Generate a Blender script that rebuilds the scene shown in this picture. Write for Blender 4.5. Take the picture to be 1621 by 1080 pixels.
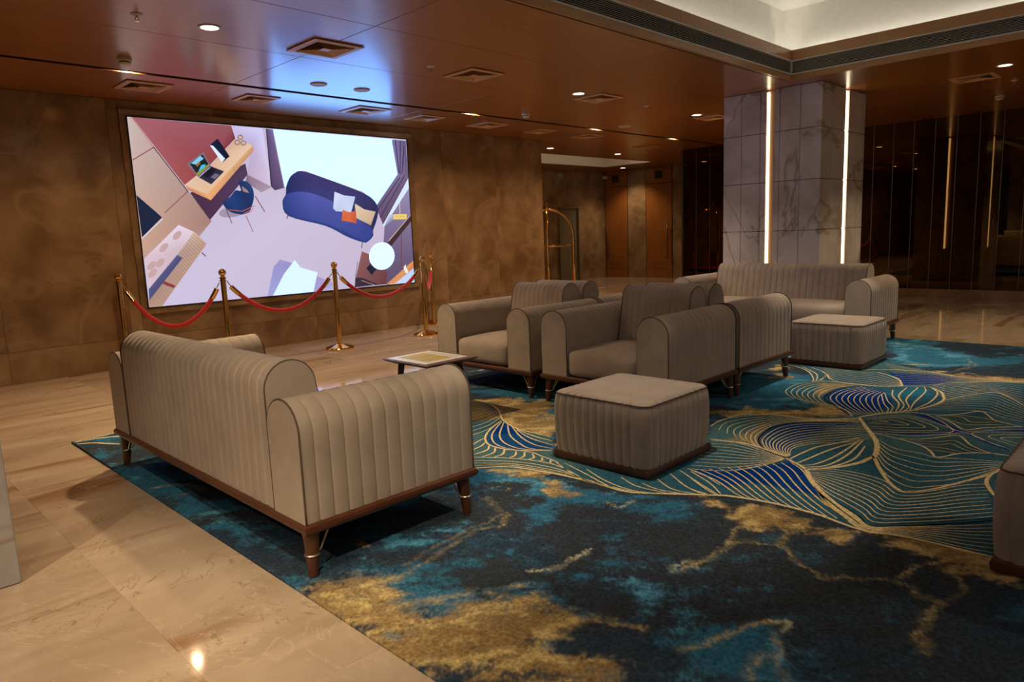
import bpy, bmesh, math, random
import numpy as np
from mathutils import Vector, Matrix
random.seed(7); np.random.seed(7)
scene = bpy.context.scene
for o in list(bpy.data.objects): bpy.data.objects.remove(o)
COL = scene.collection

# ------------------------------------------------------------------ camera
YAW, PITCH, ROLL, FPX, CAMH = 0.783646, -0.151447, -0.039067, 1114.37, 1.45
_d = Vector((math.cos(PITCH)*math.cos(YAW), math.cos(PITCH)*math.sin(YAW), math.sin(PITCH)))
_r = Vector((math.sin(YAW), -math.cos(YAW), 0)); _u = _r.cross(_d)
_r2 = _r*math.cos(ROLL)+_u*math.sin(ROLL); _u2 = _u*math.cos(ROLL)-_r*math.sin(ROLL)
cam_d = bpy.data.cameras.new('camera'); cam = bpy.data.objects.new('camera', cam_d); COL.objects.link(cam)
cam.matrix_world = Matrix(((_r2.x,_u2.x,-_d.x,0),(_r2.y,_u2.y,-_d.y,0),(_r2.z,_u2.z,-_d.z,CAMH),(0,0,0,1)))
cam_d.sensor_width = 36; cam_d.sensor_fit = 'HORIZONTAL'; cam_d.lens = FPX/1621*36; cam_d.clip_start = .05
scene.camera = cam
# ------------------------------------------------------------------ world, exposure
w = bpy.data.worlds.new('world'); scene.world = w; w.use_nodes = True
w.node_tree.nodes['Background'].inputs[0].default_value = (1, .78, .55, 1)
w.node_tree.nodes['Background'].inputs[1].default_value = 0.02
vs = scene.view_settings
vs.view_transform = 'Standard'; vs.look = 'None'; vs.exposure = 0.0; vs.gamma = 1.0; vs.use_curve_mapping = False
# light levels (fixtures in view, inferred ones and a few added lamps)
WARM = (1.0, .74, .46); SOFTW = (1.0, .82, .62); SLOTW = (1.0, .66, .35); NEARW = (1.0, .79, .54)
P_DOWN, P_SLOT, P_NEAR, P_COFFER, COVE_E, STRIP_E, SCREEN_E, DAY_E = 150, 110, 210, 210, 12.5, 3.6, 1.0, 2.6

# ------------------------------------------------------------------ helpers
def s2l(c):
    return tuple((v/255/12.92 if v/255 <= .04045 else ((v/255+.055)/1.055)**2.4) for v in c)
def link(o, parent=None):
    COL.objects.link(o)
    if parent is not None: o.parent = parent
    return o
def tag(o, label=None, cat=None, group=None, kind=None):
    if label: o['label'] = label
    if cat: o['category'] = cat
    if group: o['group'] = group
    if kind: o['kind'] = kind
    return o
def empty(name, loc=(0,0,0), rz=0, label=None, cat=None, group=None):
    o = bpy.data.objects.new(name, None); o.empty_display_size = .1
    o.location = loc; o.rotation_euler = (0,0,rz); link(o); tag(o, label, cat, group); return o
def copy_tree(o, loc=None, rz=None, parent=None, label=None):
    c = o.copy(); COL.objects.link(c)
    if parent is not None: c.parent = parent
    if loc is not None: c.location = loc
    if rz is not None: c.rotation_euler = (0,0,rz)
    if label: c['label'] = label
    for ch in list(o.children): copy_tree(ch, parent=c)
    return c
class MB:
    def __init__(s): s.v=[]; s.f=[]
    def add(s, v, f):
        n=len(s.v); s.v += [tuple(map(float,p)) for p in v]; s.f += [tuple(i+n for i in q) for q in f]; return s
    def box(s, x0,x1,y0,y1,z0,z1):
        v=[(x,y,z) for z in (z0,z1) for y in (y0,y1) for x in (x0,x1)]
        return s.add(v,[(0,2,3,1),(4,5,7,6),(0,1,5,4),(2,6,7,3),(0,4,6,2),(1,3,7,5)])
    def bbox(s, x0,x1,y0,y1,z0,z1,b=.004):
        # box with chamfered edges
        v=[];f=[]
        def ring(x0,x1,y0,y1,z): return [(x0,y0,z),(x1,y0,z),(x1,y1,z),(x0,y1,z)]
        R=[ring(x0+b,x1-b,y0+b,y1-b,z0),ring(x0,x1,y0,y1,z0+b),ring(x0,x1,y0,y1,z1-b),ring(x0+b,x1-b,y0+b,y1-b,z1)]
        return s.loft(R)
    def loft(s, rings, cap0=True, cap1=True, closed=True):
        n=len(rings[0]); v=[p for r in rings for p in r]; f=[]
        for i in range(len(rings)-1):
            for j in range(n if closed else n-1):
                a=i*n+j; b=i*n+(j+1)%n; f.append((a,b,b+n,a+n))
        if cap0: f.append(tuple(reversed(range(n))))
        if cap1: f.append(tuple((len(rings)-1)*n+k for k in range(n)))
        return s.add(v,f)
    def lathe(s, prof, c=(0,0,0), n=24, cap=True):
        return s.loft([[(c[0]+r*math.cos(2*math.pi*k/n), c[1]+r*math.sin(2*math.pi*k/n), c[2]+z) for k in range(n)] for r,z in prof],cap,cap)
    def tube(s, pts, r, n=8, closed=False, cap=True):
        pts=[Vector(p) for p in pts]; m=len(pts); rad = r if isinstance(r,(list,tuple)) else [r]*m
        rings=[]; up=None
        for i,p in enumerate(pts):
            a=pts[(i-1)%m] if (closed or i>0) else p; b=pts[(i+1)%m] if (closed or i<m-1) else p
            t=(b-a).normalized()
            if up is None:
                up = Vector((0,0,1)) if abs(t.z)<.9 else Vector((1,0,0))
            x=up.cross(t); 
            if x.length<1e-4: x=Vector((1,0,0)).cross(t)
            x.normalize(); y=t.cross(x).normalized(); up=y
            rings.append([tuple(p+(x*math.cos(2*math.pi*k/n)+y*math.sin(2*math.pi*k/n))*rad[i]) for k in range(n)])
        if closed:
            # align last ring to the first
            rings.append(rings[0]); return s.loft(rings,False,False)
        return s.loft(rings,cap,cap)
    def build(s, name, mat, parent=None, smooth=False, ang=None):
        me=bpy.data.meshes.new(name); me.from_pydata(s.v,[],s.f); me.update()
        if mat: me.materials.append(mat)
        if smooth:
            for p in me.polygons: p.use_smooth=True
            if ang:
                try: me.set_sharp_from_angle(angle=math.radians(ang))
                except Exception: pass
        return link(bpy.data.objects.new(name,me),parent)
def share(name, src, parent=None, loc=(0,0,0), rz=0, scale=None):
    o=bpy.data.objects.new(name, src.data); o.location=loc; o.rotation_euler=(0,0,rz)
    if scale: o.scale=scale
    return link(o,parent)
# ------------------------------------------------------------------ materials
def nmat(name):
    m=bpy.data.materials.new(name); m.use_nodes=True; nt=m.node_tree
    return m, nt, nt.nodes['Principled BSDF']
def N(nt, t, **kw):
    n=nt.nodes.new(t)
    for k,v in kw.items():
        if k in n.inputs: n.inputs[k].default_value=v
        else: setattr(n,k,v)
    return n
def LK(nt,a,b): nt.links.new(a,b)
def ramp(nt, stops, fac):
    r=nt.nodes.new('ShaderNodeValToRGB'); e=r.color_ramp.elements
    while len(e)<len(stops): e.new(.5)
    for k,(p,c) in enumerate(stops): e[k].position=p; e[k].color=(*c,1)
    LK(nt,fac,r.inputs[0]); return r.outputs[0]
def mixc(nt, fac, a, b, mode='MIX'):
    n=nt.nodes.new('ShaderNodeMix'); n.data_type='RGBA'; n.blend_type=mode
    for s,v in ((0,fac),(6,a),(7,b)):
        if isinstance(v,(int,float)): n.inputs[s].default_value=v
        elif isinstance(v,tuple): n.inputs[s].default_value=(*v,1)
        else: LK(nt,v,n.inputs[s])
    return n.outputs[2]
def simple(name, col, rough=.5, metal=0., **kw):
    m,nt,b=nmat(name); b.inputs['Base Color'].default_value=(*col,1); b.inputs['Roughness'].default_value=rough; b.inputs['Metallic'].default_value=metal
    for k,v in kw.items(): b.inputs[k.replace('_',' ')].default_value=v
    # faint surface unevenness so that nothing is perfectly flat-toned
    t=N(nt,'ShaderNodeTexCoord'); n=N(nt,'ShaderNodeTexNoise',Scale=14.,Detail=4.); LK(nt,t.outputs['Object'],n.inputs['Vector'])
    c=mixc(nt,.12,col,ramp(nt,[(.3,tuple(v*.75 for v in col)),(.7,tuple(min(1,v*1.2) for v in col))],n.outputs[0])); LK(nt,c,b.inputs['Base Color'])
    return m
def emis(name, col, s):
    m,nt,b=nmat(name); b.inputs['Base Color'].default_value=(*col,1); b.inputs['Emission Color'].default_value=(*col,1); b.inputs['Emission Strength'].default_value=s; return m
def objcoord(nt, rnd=6.0, rot=(0,0,0), scale=(1,1,1), world=False):
    if world:
        t=N(nt,'ShaderNodeNewGeometry'); v=t.outputs['Position']
    else: t=N(nt,'ShaderNodeTexCoord'); v=t.outputs['Object']
    mp=N(nt,'ShaderNodeMapping'); mp.inputs['Rotation'].default_value=rot; mp.inputs['Scale'].default_value=scale
    LK(nt,v,mp.inputs['Vector'])
    if rnd:
        oi=N(nt,'ShaderNodeObjectInfo'); mu=N(nt,'ShaderNodeVectorMath',operation='SCALE'); cb=N(nt,'ShaderNodeCombineXYZ')
        LK(nt,oi.outputs['Random'],cb.inputs[0]); LK(nt,oi.outputs['Random'],cb.inputs[2]); mu.inputs['Scale'].default_value=rnd; LK(nt,cb.outputs[0],mu.inputs[0])
        ad=N(nt,'ShaderNodeVectorMath',operation='ADD'); LK(nt,mp.outputs[0],ad.inputs[0]); LK(nt,mu.outputs[0],ad.inputs[1]); return ad.outputs[0]
    return mp.outputs[0]
def vein(nt, vec, scale, width, dist=1.2, detail=6., wscale=1.0):
    # thin crack lines: |noise-0.5| narrow band
    n=N(nt,'ShaderNodeTexNoise',Scale=scale,Detail=detail,Roughness=.55,Distortion=dist); LK(nt,vec,n.inputs['Vector'])
    s=N(nt,'ShaderNodeMath',operation='SUBTRACT'); s.inputs[1].default_value=.5; LK(nt,n.outputs[0],s.inputs[0])
    a=N(nt,'ShaderNodeMath',operation='ABSOLUTE'); LK(nt,s.outputs[0],a.inputs[0])
    m=N(nt,'ShaderNodeMapRange'); m.inputs['From Min'].default_value=0; m.inputs['From Max'].default_value=width; m.inputs['To Min'].default_value=1; m.inputs['To Max'].default_value=0
    LK(nt,a.outputs[0],m.inputs['Value']); return m.outputs[0]
def mul(nt,a,b):
    n=N(nt,'ShaderNodeMath',operation='MULTIPLY')
    for k,v in ((0,a),(1,b)):
        if isinstance(v,(int,float)): n.inputs[k].default_value=v
        else: LK(nt,v,n.inputs[k])
    return n.outputs[0]

def m_floor():
    m,nt,b=nmat('floor_marble')
    v=objcoord(nt,9.,(0,0,math.radians(45)),(.45,1.5,1),False)
    n=N(nt,'ShaderNodeTexNoise',Scale=1.3,Detail=7.,Roughness=.55,Distortion=.8); LK(nt,v,n.inputs['Vector'])
    c=ramp(nt,[(.25,(.33,.235,.15)),(.45,(.48,.362,.25)),(.6,(.555,.432,.305)),(.8,(.66,.535,.40))],n.outputs[0])
    # broad sienna streaks
    n2=N(nt,'ShaderNodeTexNoise',Scale=.9,Detail=5.,Roughness=.6,Distortion=.4); v2=objcoord(nt,21.,(0,0,math.radians(45)),(.3,2.6,1)); LK(nt,v2,n2.inputs['Vector'])
    st=N(nt,'ShaderNodeMapRange'); st.inputs['From Min'].default_value=.565; st.inputs['From Max'].default_value=.66; LK(nt,n2.outputs[0],st.inputs['Value'])
    c=mixc(nt,mul(nt,st.outputs[0],.75),c,(.27,.115,.045))
    v3=objcoord(nt,4.,(0,0,.3),(1,1,1)); k=vein(nt,v3,3.2,.012,2.2,5.)
    gate=N(nt,'ShaderNodeTexNoise',Scale=2.2,Detail=2.); LK(nt,v3,gate.inputs['Vector'])
    g=N(nt,'ShaderNodeMapRange'); g.inputs['From Min'].default_value=.5; g.inputs['From Max'].default_value=.62; LK(nt,gate.outputs[0],g.inputs['Value'])
    c=mixc(nt,mul(nt,mul(nt,k,g.outputs[0]),.75),c,(.20,.13,.05))
    k2=vein(nt,v3,1.4,.01,3.,4.); c=mixc(nt,mul(nt,k2,.35),c,(.68,.57,.42))
    LK(nt,c,b.inputs['Base Color']); b.inputs['Roughness'].default_value=.055; b.inputs['IOR'].default_value=1.5
    return m
def m_wall(name='wall_marble', tone=1.0):
    m,nt,b=nmat(name)
    v=objcoord(nt,7.)
    n=N(nt,'ShaderNodeTexNoise',Scale=2.1,Detail=7.,Roughness=.55,Distortion=.7); LK(nt,v,n.inputs['Vector'])
    T=lambda *a: tuple(x*tone*k for x,k in zip(a,(.90,.765,.63)))
    c=ramp(nt,[(.28,T(.17,.115,.062)),(.45,T(.27,.19,.11)),(.58,T(.35,.26,.165)),(.75,T(.50,.395,.27))],n.outputs[0])
    n3=N(nt,'ShaderNodeTexVoronoi',Scale=3.4); n3.feature='SMOOTH_F1'
    wv=N(nt,'ShaderNodeTexNoise',Scale=1.6,Detail=4.); LK(nt,v,wv.inputs['Vector']); wm=mixc(nt,.35,v,wv.outputs[1]); LK(nt,wm,n3.inputs['Vector'])
    c=mixc(nt,.5,c,ramp(nt,[(.08,T(.52,.41,.285)),(.32,T(.36,.27,.175)),(.6,T(.20,.138,.078))],n3.outputs['Distance']))
    k=vein(nt,v,.6,.005,1.6,5.); c=mixc(nt,mul(nt,k,.5),c,T(.17,.11,.06))
    k2=vein(nt,v,.9,.035,.8,3.); c=mixc(nt,mul(nt,k2,.22),c,T(.56,.46,.34))
    LK(nt,c,b.inputs['Base Color']); b.inputs['Roughness'].default_value=.16
    return m
def m_tile(name='column_marble',T=1.):
    m,nt,b=nmat(name)
    v=objcoord(nt,0,world=True,rot=(.75,.75,0),scale=(.55,1.15,.8))
    n=N(nt,'ShaderNodeTexNoise',Scale=1.3,Detail=7.,Roughness=.6,Distortion=.7); LK(nt,v,n.inputs['Vector'])
    c=ramp(nt,[(.3,(.54*T,.49*T,.46*T)),(.48,(.68*T,.64*T,.62*T)),(.7,(.80*T,.78*T,.77*T))],n.outputs[0])
    k=vein(nt,v,.75,.018,.5,5.); c=mixc(nt,mul(nt,k,.65),c,(.25,.165,.095))
    k2=vein(nt,v,.5,.07,.4,5.); c=mixc(nt,mul(nt,k2,.35),c,(.30,.215,.15))
    LK(nt,c,b.inputs['Base Color']); b.inputs['Roughness'].default_value=.12
    return m
def m_wood(name, a, bcol, rough=.3, coat=0., cr=.15, sc=(1,14,14), rnd=5.):
    m,nt,b=nmat(name); v=objcoord(nt,rnd,(0,0,0),sc)
    n=N(nt,'ShaderNodeTexNoise',Scale=1.6,Detail=6.,Roughness=.6,Distortion=.3); LK(nt,v,n.inputs['Vector'])
    n2=N(nt,'ShaderNodeTexNoise',Scale=9.,Detail=3.,Roughness=.6); LK(nt,v,n2.inputs['Vector'])
    c=ramp(nt,[(.3,a),(.7,bcol)],n.outputs[0]); c=mixc(nt,.3,c,ramp(nt,[(.35,a),(.65,bcol)],n2.outputs[0]))
    LK(nt,c,b.inputs['Base Color']); b.inputs['Roughness'].default_value=rough; b.inputs['Coat Weight'].default_value=coat; b.inputs['Coat Roughness'].default_value=cr
    return m
def m_fabric(name='taupe_fabric', col=(.43,.352,.285)):
    m,nt,b=nmat(name); t=N(nt,'ShaderNodeTexCoord')
    n=N(nt,'ShaderNodeTexNoise',Scale=5.,Detail=5.,Roughness=.6); LK(nt,t.outputs['Object'],n.inputs['Vector'])
    c=ramp(nt,[(.3,tuple(x*.88 for x in col)),(.7,tuple(x*1.1 for x in col))],n.outputs[0])
    LK(nt,c,b.inputs['Base Color']); b.inputs['Roughness'].default_value=.85; b.inputs['Sheen Weight'].default_value=.25; b.inputs['Sheen Roughness'].default_value=.4; b.inputs['Specular IOR Level'].default_value=.25
    f=N(nt,'ShaderNodeTexNoise',Scale=420.,Detail=2.); LK(nt,t.outputs['Object'],f.inputs['Vector'])
    bp=N(nt,'ShaderNodeBump',Strength=.15,Distance=.002); LK(nt,f.outputs[0],bp.inputs['Height']); LK(nt,bp.outputs[0],b.inputs['Normal'])
    return m
def m_carpet(name, attr=None, col=None):
    m,nt,b=nmat(name); t=N(nt,'ShaderNodeTexCoord')
    if attr: a=N(nt,'ShaderNodeAttribute',attribute_name=attr); base=a.outputs['Color']
    else: base=col
    n=N(nt,'ShaderNodeTexNoise',Scale=60.,Detail=4.,Roughness=.7); LK(nt,t.outputs['Object'],n.inputs['Vector'])
    sp=ramp(nt,[(.3,(.55,.55,.55)),(.7,(1.45,1.45,1.45))],n.outputs[0])
    c=mixc(nt,1.,base,sp,'MULTIPLY'); LK(nt,c,b.inputs['Base Color']); b.inputs['Roughness'].default_value=1.; b.inputs['Specular IOR Level'].default_value=.03
    f=N(nt,'ShaderNodeTexNoise',Scale=300.,Detail=2.); LK(nt,t.outputs['Object'],f.inputs['Vector'])
    bp=N(nt,'ShaderNodeBump',Strength=.4,Distance=.004); LK(nt,f.outputs[0],bp.inputs['Height']); LK(nt,bp.outputs[0],b.inputs['Normal'])
    return m
M=dict(
 floor=m_floor(), wall=m_wall(), tile=m_tile(), tile2=m_tile('near_column_marble',.55),
 ceil=m_wood('ceiling_veneer',(.27,.078,.007),(.37,.120,.013),.42,.85,.19,(.8,9,9)),
 fascia=m_wood('fascia_veneer',(.36,.18,.07),(.47,.25,.105),.4,.3,.2,(.8,9,9)),
 door=m_wood('door_veneer',(.26,.085,.014),(.36,.125,.024),.35,.3,.2,(9,9,.8)),
 leg=m_wood('walnut',(.07,.020,.007),(.115,.035,.012),.38,.2,.2,(2,2,2),0),
 fabric=m_fabric(), piping=simple('piping_cord',(.10,.074,.054),.8),
 gold=simple('polished_brass',(.80,.50,.16),.12,1.), bracket=simple('pale_brass_wire',(.95,.86,.62),.35,1.), chrome=simple('polished_steel',(.75,.72,.66),.15,1.),
 rope=simple('red_velvet',(.55,.004,.006),.8,0,Sheen_Weight=.5), black=simple('black_plastic',(.012,.012,.013),.5),
 white=simple('white_paint',(.84,.82,.77),.6), channel=simple('strip_channel_wood',(.42,.24,.11),.5), offwhite=simple('cream_plastic',(.62,.56,.46),.5),
 dark=simple('dark_void',(.012,.009,.006),.8), ventw=simple('vent_frame_tan',(.60,.34,.155),.45),
 grille_frame=simple('grille_aluminium',(.72,.69,.63),.4), blade=simple('grille_blade',(.60,.575,.52),.45),
 mirror=simple('bronze_glass',(.10,.062,.028),.015,1.), mtrim=simple('glass_edge_trim',(.30,.28,.25),.28,1.),
 plinth=m_wall('plinth_marble',1.15), bezel=simple('screen_bezel',(.006,.006,.007),.4),
 surround=m_wall('surround_stone',.9), red=simple('red_deck_carpet',(.45,.012,.008),.9),
 led=emis('led_strip',(1.,.80,.52),STRIP_E), cove=emis('cove_led',(1.,.92,.78),COVE_E), lamp=emis('lamp_lens',(1.,.86,.66),9.),
 lift=simple('lift_bronze',(.20,.16,.095),.35,0.), mortar=simple('floor_joint',(.36,.26,.17),.5), slotwood=m_wood('slot_veneer',(.16,.065,.02),(.22,.09,.03),.5,0),
)
# ================================================================== STRUCTURE
CZ=3.2; WY=9.37; GX=14.7; DX=17.85; BY=13.5; CX0,CX1=1.297,9.3; CY0,CY1=-2.6,6.07
def part_box(name, mat, parent, x0,x1,y0,y1,z0,z1, b=.003):
    cx,cy,cz=(x0+x1)/2,(y0+y1)/2,(z0+z1)/2
    o=MB().bbox(x0-cx,x1-cx,y0-cy,y1-cy,z0-cz,z1-cz,b).build(name,mat,parent); o.location=(cx,cy,cz); return o
# ---- floor of polished marble slabs
fl=MB().box(-9.2,18.2,-8.2,13.8,-.2,-.012).build('floor',M['mortar']); tag(fl,'polished cream marble floor of large veined slabs','floor',kind='structure')
SL=1.27; gx=.785-8*SL; k=0
slab=None
for i in range(22):
    for j in range(18):
        x0=gx+i*SL; y0=-8.15+j*SL; x1,y1=x0+SL,y0+SL
        if x0>18.1 or y0>13.7: continue
        if x0>=CX0 and x1<=CX1 and y0>=CY0 and y1<=CY1: continue
        x1=min(x1,18.15); y1=min(y1,13.75)
        part_box('marble_slab',M['floor'],fl,x0+.0002,x1-.0002,y0+.0002,y1-.0002,-.012,0,.0004)
# ---- walls
def wall(name, label, x0,x1,y0,y1,z0,z1, mat=None):
    o=MB().box(x0,x1,y0,y1,z0,z1).build(name,mat or M['dark']); tag(o,label,'wall',kind='structure'); return o
wl=wall('wall_left','brown marble wall holding the big screen',-9.2,10.38,WY+.02,WY+.2,0,3.4)
jx=[-9.2,-7.37,-6.10,-4.83,-3.56,-2.29,-1.02,.25,1.52,2.80,4.07,5.33,6.60,7.90,9.15,10.40]
FX0,FX1,FZ0,FZ1=2.93,7.26,.635,3.09
for a,b in zip(jx[:-1],jx[1:]):
    g=.0015
    def pnl(x0,x1,z0,z1):
        if x1-x0>.02 and z1-z0>.02: part_box('marble_panel',M['wall'],wl,x0+g,x1-g,WY,WY+.02,z0+g,z1-g,.002)
    pnl(a,b,0,.36)
    if b<=FX0 or a>=FX1: pnl(a,b,.36,CZ)
    else:
        l,r=max(a,FX0),min(b,FX1)
        pnl(a,l,.36,CZ); pnl(r,b,.36,CZ); pnl(l,r,.36,FZ0); pnl(l,r,FZ1,CZ)
wc=wall('wall_passage','marble end return of the screen wall',10.2,10.4,WY+.2,BY,0,3.4,M['wall'])
wb=wall('wall_back','marble wall at the end of the lift passage',10.2,18.1,BY+.02,BY+.2,0,3.4)
for a,b in ((10.4,11.67),(11.67,12.94),(12.94,14.21),(14.21,15.62),(16.52,17.85)): part_box('marble_panel',M['wall'],wb,a+.0015,b-.0015,BY,BY+.02,.002,CZ,.002)
part_box('marble_panel',M['wall'],wb,15.6215,16.5185,BY,BY+.02,2.15,CZ,.002)
wf=wall('wall_far','marble wall with two wooden doors',DX+.02,DX+.2,8.9,BY+.2,0,3.4)
for a,b in ((12.0,12.64),(8.9,11.09)): part_box('marble_panel',M['wall'],wf,DX,DX+.02,a+.0015,b-.0015,.002,CZ,.002)
wr=wall('wall_right','wall of tall dark bronze mirror glass panels',GX+.02,GX+.2,-8.2,8.88,0,3.4)
wq=wall('wall_glass_end','marble return behind the dark glass wall',GX,DX+.02,8.70,8.88,0,3.4,M['wall'])
wn=wall('wall_near','marble wall behind the lounge',-9.2,GX,-8.2,-8.0,0,3.4,M['wall'])
wz_m=MB(); wz_m.box(-9.2,-9.0,-8.0,-7.0,0,3.4); wz_m.box(-9.2,-9.0,-4.2,WY,0,3.4); wz_m.box(-9.2,-9.0,-7.0,-4.2,2.75,3.4)
wz=wz_m.build('wall_rear',M['wall']); tag(wz,'marble wall with the daylit entrance behind the camera','wall',kind='structure')
# daylit frosted entrance glazing far behind the camera
w1=MB().box(-9.16,-9.12,-7.0,-4.2,0,2.75).build('window_1',emis('frosted_daylight_glass',(.80,.90,1.0),DAY_E)); tag(w1,'frosted daylit entrance glazing behind the camera','window',kind='structure')
for k in range(5): part_box('window_mullion',M['black'],w1,-9.12,-9.03,-7.0+k*.7-.03,-7.0+k*.7+.03,0,2.75,.004)
part_box('window_frame',M['black'],w1,-9.12,-9.03,-7.0,-4.2,2.69,2.75,.004)
# bronze glass panels with slim metal edges and a stone plinth
PW=.3435; ys=[]; y=8.86
part_box('edge_trim',M['mtrim'],wr,GX-.03,GX+.02,8.862,8.88,.14,CZ,.002)
y_ref=3.953*GX/14.37
y=y_ref+14*PW
pan=MB().bbox(-.012,.012,-PW/2+.004,PW/2-.004,-1.53,1.53,.003); panel_src=None; trim_src=None
while y>-7.9:
    if y<8.86:
        t=trim_src and share('panel_trim',trim_src,wr)
        if not t:
            t=MB().bbox(-.009,.008,-.003,.003,-1.53,1.53,.001).build('panel_trim',M['mtrim'],wr); trim_src=t
        t.location=(GX-.004,y,1.67)
    yc=y-PW/2
    if yc<8.7:
        p=panel_src and share('glass_panel',panel_src,wr)
        if not p: p=pan.build('glass_panel',M['mirror'],wr); panel_src=p
        p.location=(GX+.008,yc,1.67)
    y-=PW
pl_=MB().bbox(GX-.05,GX+.02,-8,8.86,0,.14,.004).build('baseboard_right',M['plinth']); tag(pl_,'pale stone plinth under the dark glass wall','baseboard',kind='structure')
# ---- ceiling
ce=MB(); bands=[]
XS=[-9.2,-6.8,-4.71,-1.92,.87,3.66,6.45,9.03,12.03,14.9]
def cells(xs,y0,y1,skip=()):
    for a,b in zip(xs[:-1],xs[1:]):
        if any(a>=s-1e-6 and b<=e+1e-6 for s,e in skip): continue
        bands.append((a,b,y0,y1))
cells(XS,-8.2,-5.4); cells(XS,-5.4,-2.8); cells(XS,-2.8,-1.4)
for a,b in ((-1.4,1.2),(1.2,3.91)): cells(XS,a,b,((.87,9.03),))
for a,b in ((3.91,5.11),(5.11,6.36),(6.36,7.82),(7.92,9.37)): cells(XS,a,b)
cells([10.38,12.03,14.82,17.9],9.37,10.87); cells([14.9,17.9],8.85,9.37)
cells([10.38,11.0],10.87,12.4); cells([16.45,17.9],10.87,12.4); cells([10.38,12.03,14.82,17.9],12.4,13.55)
for a,b,c,d in bands: ce.box(a,b,c,d,CZ+.012,CZ+.1)
ceil=ce.build('ceiling',M['dark']); tag(ceil,'glossy reddish wood veneer ceiling around the raised tray','ceiling',kind='structure')
for a,b,c,d in bands: part_box('ceiling_panel',M['ceil'],ceil,a+.003,b-.003,c+.003,d-.003,CZ,CZ+.014,.002)
# recessed lighting slot
sl=MB()
sl.box(-9.2,14.7,7.80,7.82,CZ+.002,CZ+.12); sl.box(-9.2,14.7,7.92,7.94,CZ+.002,CZ+.12); sl.box(-9.2,14.7,7.80,7.94,CZ+.12,CZ+.14)
t1=sl.build('trim_1',M['slotwood']); tag(t1,'long narrow recessed lighting slot in the wood ceiling','trim',kind='structure')
# raised coffer over the lounge
HX0,HX1,HY0,HY1=.87,9.03,-1.4,3.91; ST=.19; CT=4.10
cf=MB()
cf.box(HX0-ST,HX1+ST,HY0-ST,HY1+ST,CT,CT+.05)
cf.box(HX0-ST-.05,HX0-ST,HY0-ST,HY1+ST,3.44,CT+.05); cf.box(HX1+ST,HX1+ST+.05,HY0-ST,HY1+ST,3.44,CT+.05)
cf.box(HX0-ST,HX1+ST,HY0-ST-.05,HY0-ST,3.44,CT+.05); cf.box(HX0-ST,HX1+ST,HY1+ST,HY1+ST+.05,3.44,CT+.05)
tr=cf.build('trim_2',M['white']); tag(tr,'white raised ceiling tray glowing above the lounge','ceiling tray',kind='structure')
ts=MB()
ts.box(HX0-ST,HX1+ST,HY1+.05,HY1+ST,3.42,3.44); ts.box(HX1+.05,HX1+ST,HY0,HY1+.05,3.42,3.44); ts.box(HX0-ST,HX0-.05,HY0,HY1+.05,3.42,3.44); ts.box(HX0-ST,HX1+ST,HY0-ST,HY0-.05,3.42,3.44)
o=ts.build('cove_ledge',M['white'],tr)
fa=MB()   # dark core of the fascia
fa.box(HX0-.05,HX1+.05,HY1+.03,HY1+.05,CZ,3.56); fa.box(HX1+.03,HX1+.05,HY0,HY1+.05,CZ,3.56); fa.box(HX0-.05,HX0-.03,HY0,HY1+.05,CZ,3.56); fa.box(HX0-.05,HX1+.05,HY0-.05,HY0-.03,CZ,3.56)
t3=fa.build('trim_3',M['dark']); tag(t3,'wood fascia ring around the raised ceiling tray','trim',kind='structure')
for a,b in ((HX0,3.66),(3.66,6.45),(6.45,HX1+.03)):
    for z0,z1 in ((CZ-.002,3.268),(3.437,3.56)): part_box('fascia_board',M['fascia'],t3,a+.0015,b-.0015,HY1-.008,HY1+.03,z0,z1,.002)
for a,b in ((HY0,1.2),(1.2,HY1)):
    for z0,z1 in ((CZ-.002,3.268),(3.437,3.56)):
        o=part_box('fascia_board',M['fascia'],t3,-(b-a)/2+.0015,(b-a)/2-.0015,-.019,.019,z0,z1,.002); o.location=(HX1+.011,(a+b)/2,o.location.z); o.rotation_euler=(0,0,math.pi/2)
part_box('fascia_board',M['fascia'],t3,HX0-.03,HX0,HY0,HY1,CZ-.002,3.56); part_box('fascia_board',M['fascia'],t3,HX0,HX1,HY0-.03,HY0,CZ-.002,3.56)
def grille(label, L, loc, rz):
    g=empty('air_grille',loc,rz,label,'air grille')
    fr=MB(); fr.bbox(-L/2,L/2,-.006,.02,-.085,-.073,.002); fr.bbox(-L/2,L/2,-.006,.02,.073,.085,.002); fr.bbox(-L/2,-L/2+.012,-.006,.02,-.085,.085,.002); fr.bbox(L/2-.012,L/2,-.006,.02,-.085,.085,.002)
    fr.build('frame',M['grille_frame'],g)
    src=None
    for k in range(9):
        z=-.064+k*.016
        if src: b=share('blade',src,g)
        else:
            m=MB(); l=L/2-.012; v=[(-l,.0,-.0045),(l,.0,-.0045),(l,.0,-.0015),(-l,.0,-.0015),(-l,.018,.0015),(l,.018,.0015),(l,.018,.0045),(-l,.018,.0045)]
            m.add(v,[(0,1,2,3),(4,7,6,5),(0,4,5,1),(3,2,6,7),(0,3,7,4),(1,5,6,2)]); b=m.build('blade',M['blade'],g); src=b
        b.location=(0,0,z)
    n=int(L/.9)
    for k in range(1,n):
        o=MB().box(-.002,.002,.012,.02,-.073,.073).build('mullion',M['dark'],g) if k==1 else share('mullion',o,g)
        o.location=(-L/2+k*L/n,0,0)
    return g
grille('long linear air grille along the tray edge on the screen side',HX1-HX0,((HX0+HX1)/2,HY1-.006,3.3525),0)
grille('long linear air grille along the tray edge above the marble column',HY1-HY0,(HX1-.006,(HY0+HY1)/2,3.3525),-math.pi/2)
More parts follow.
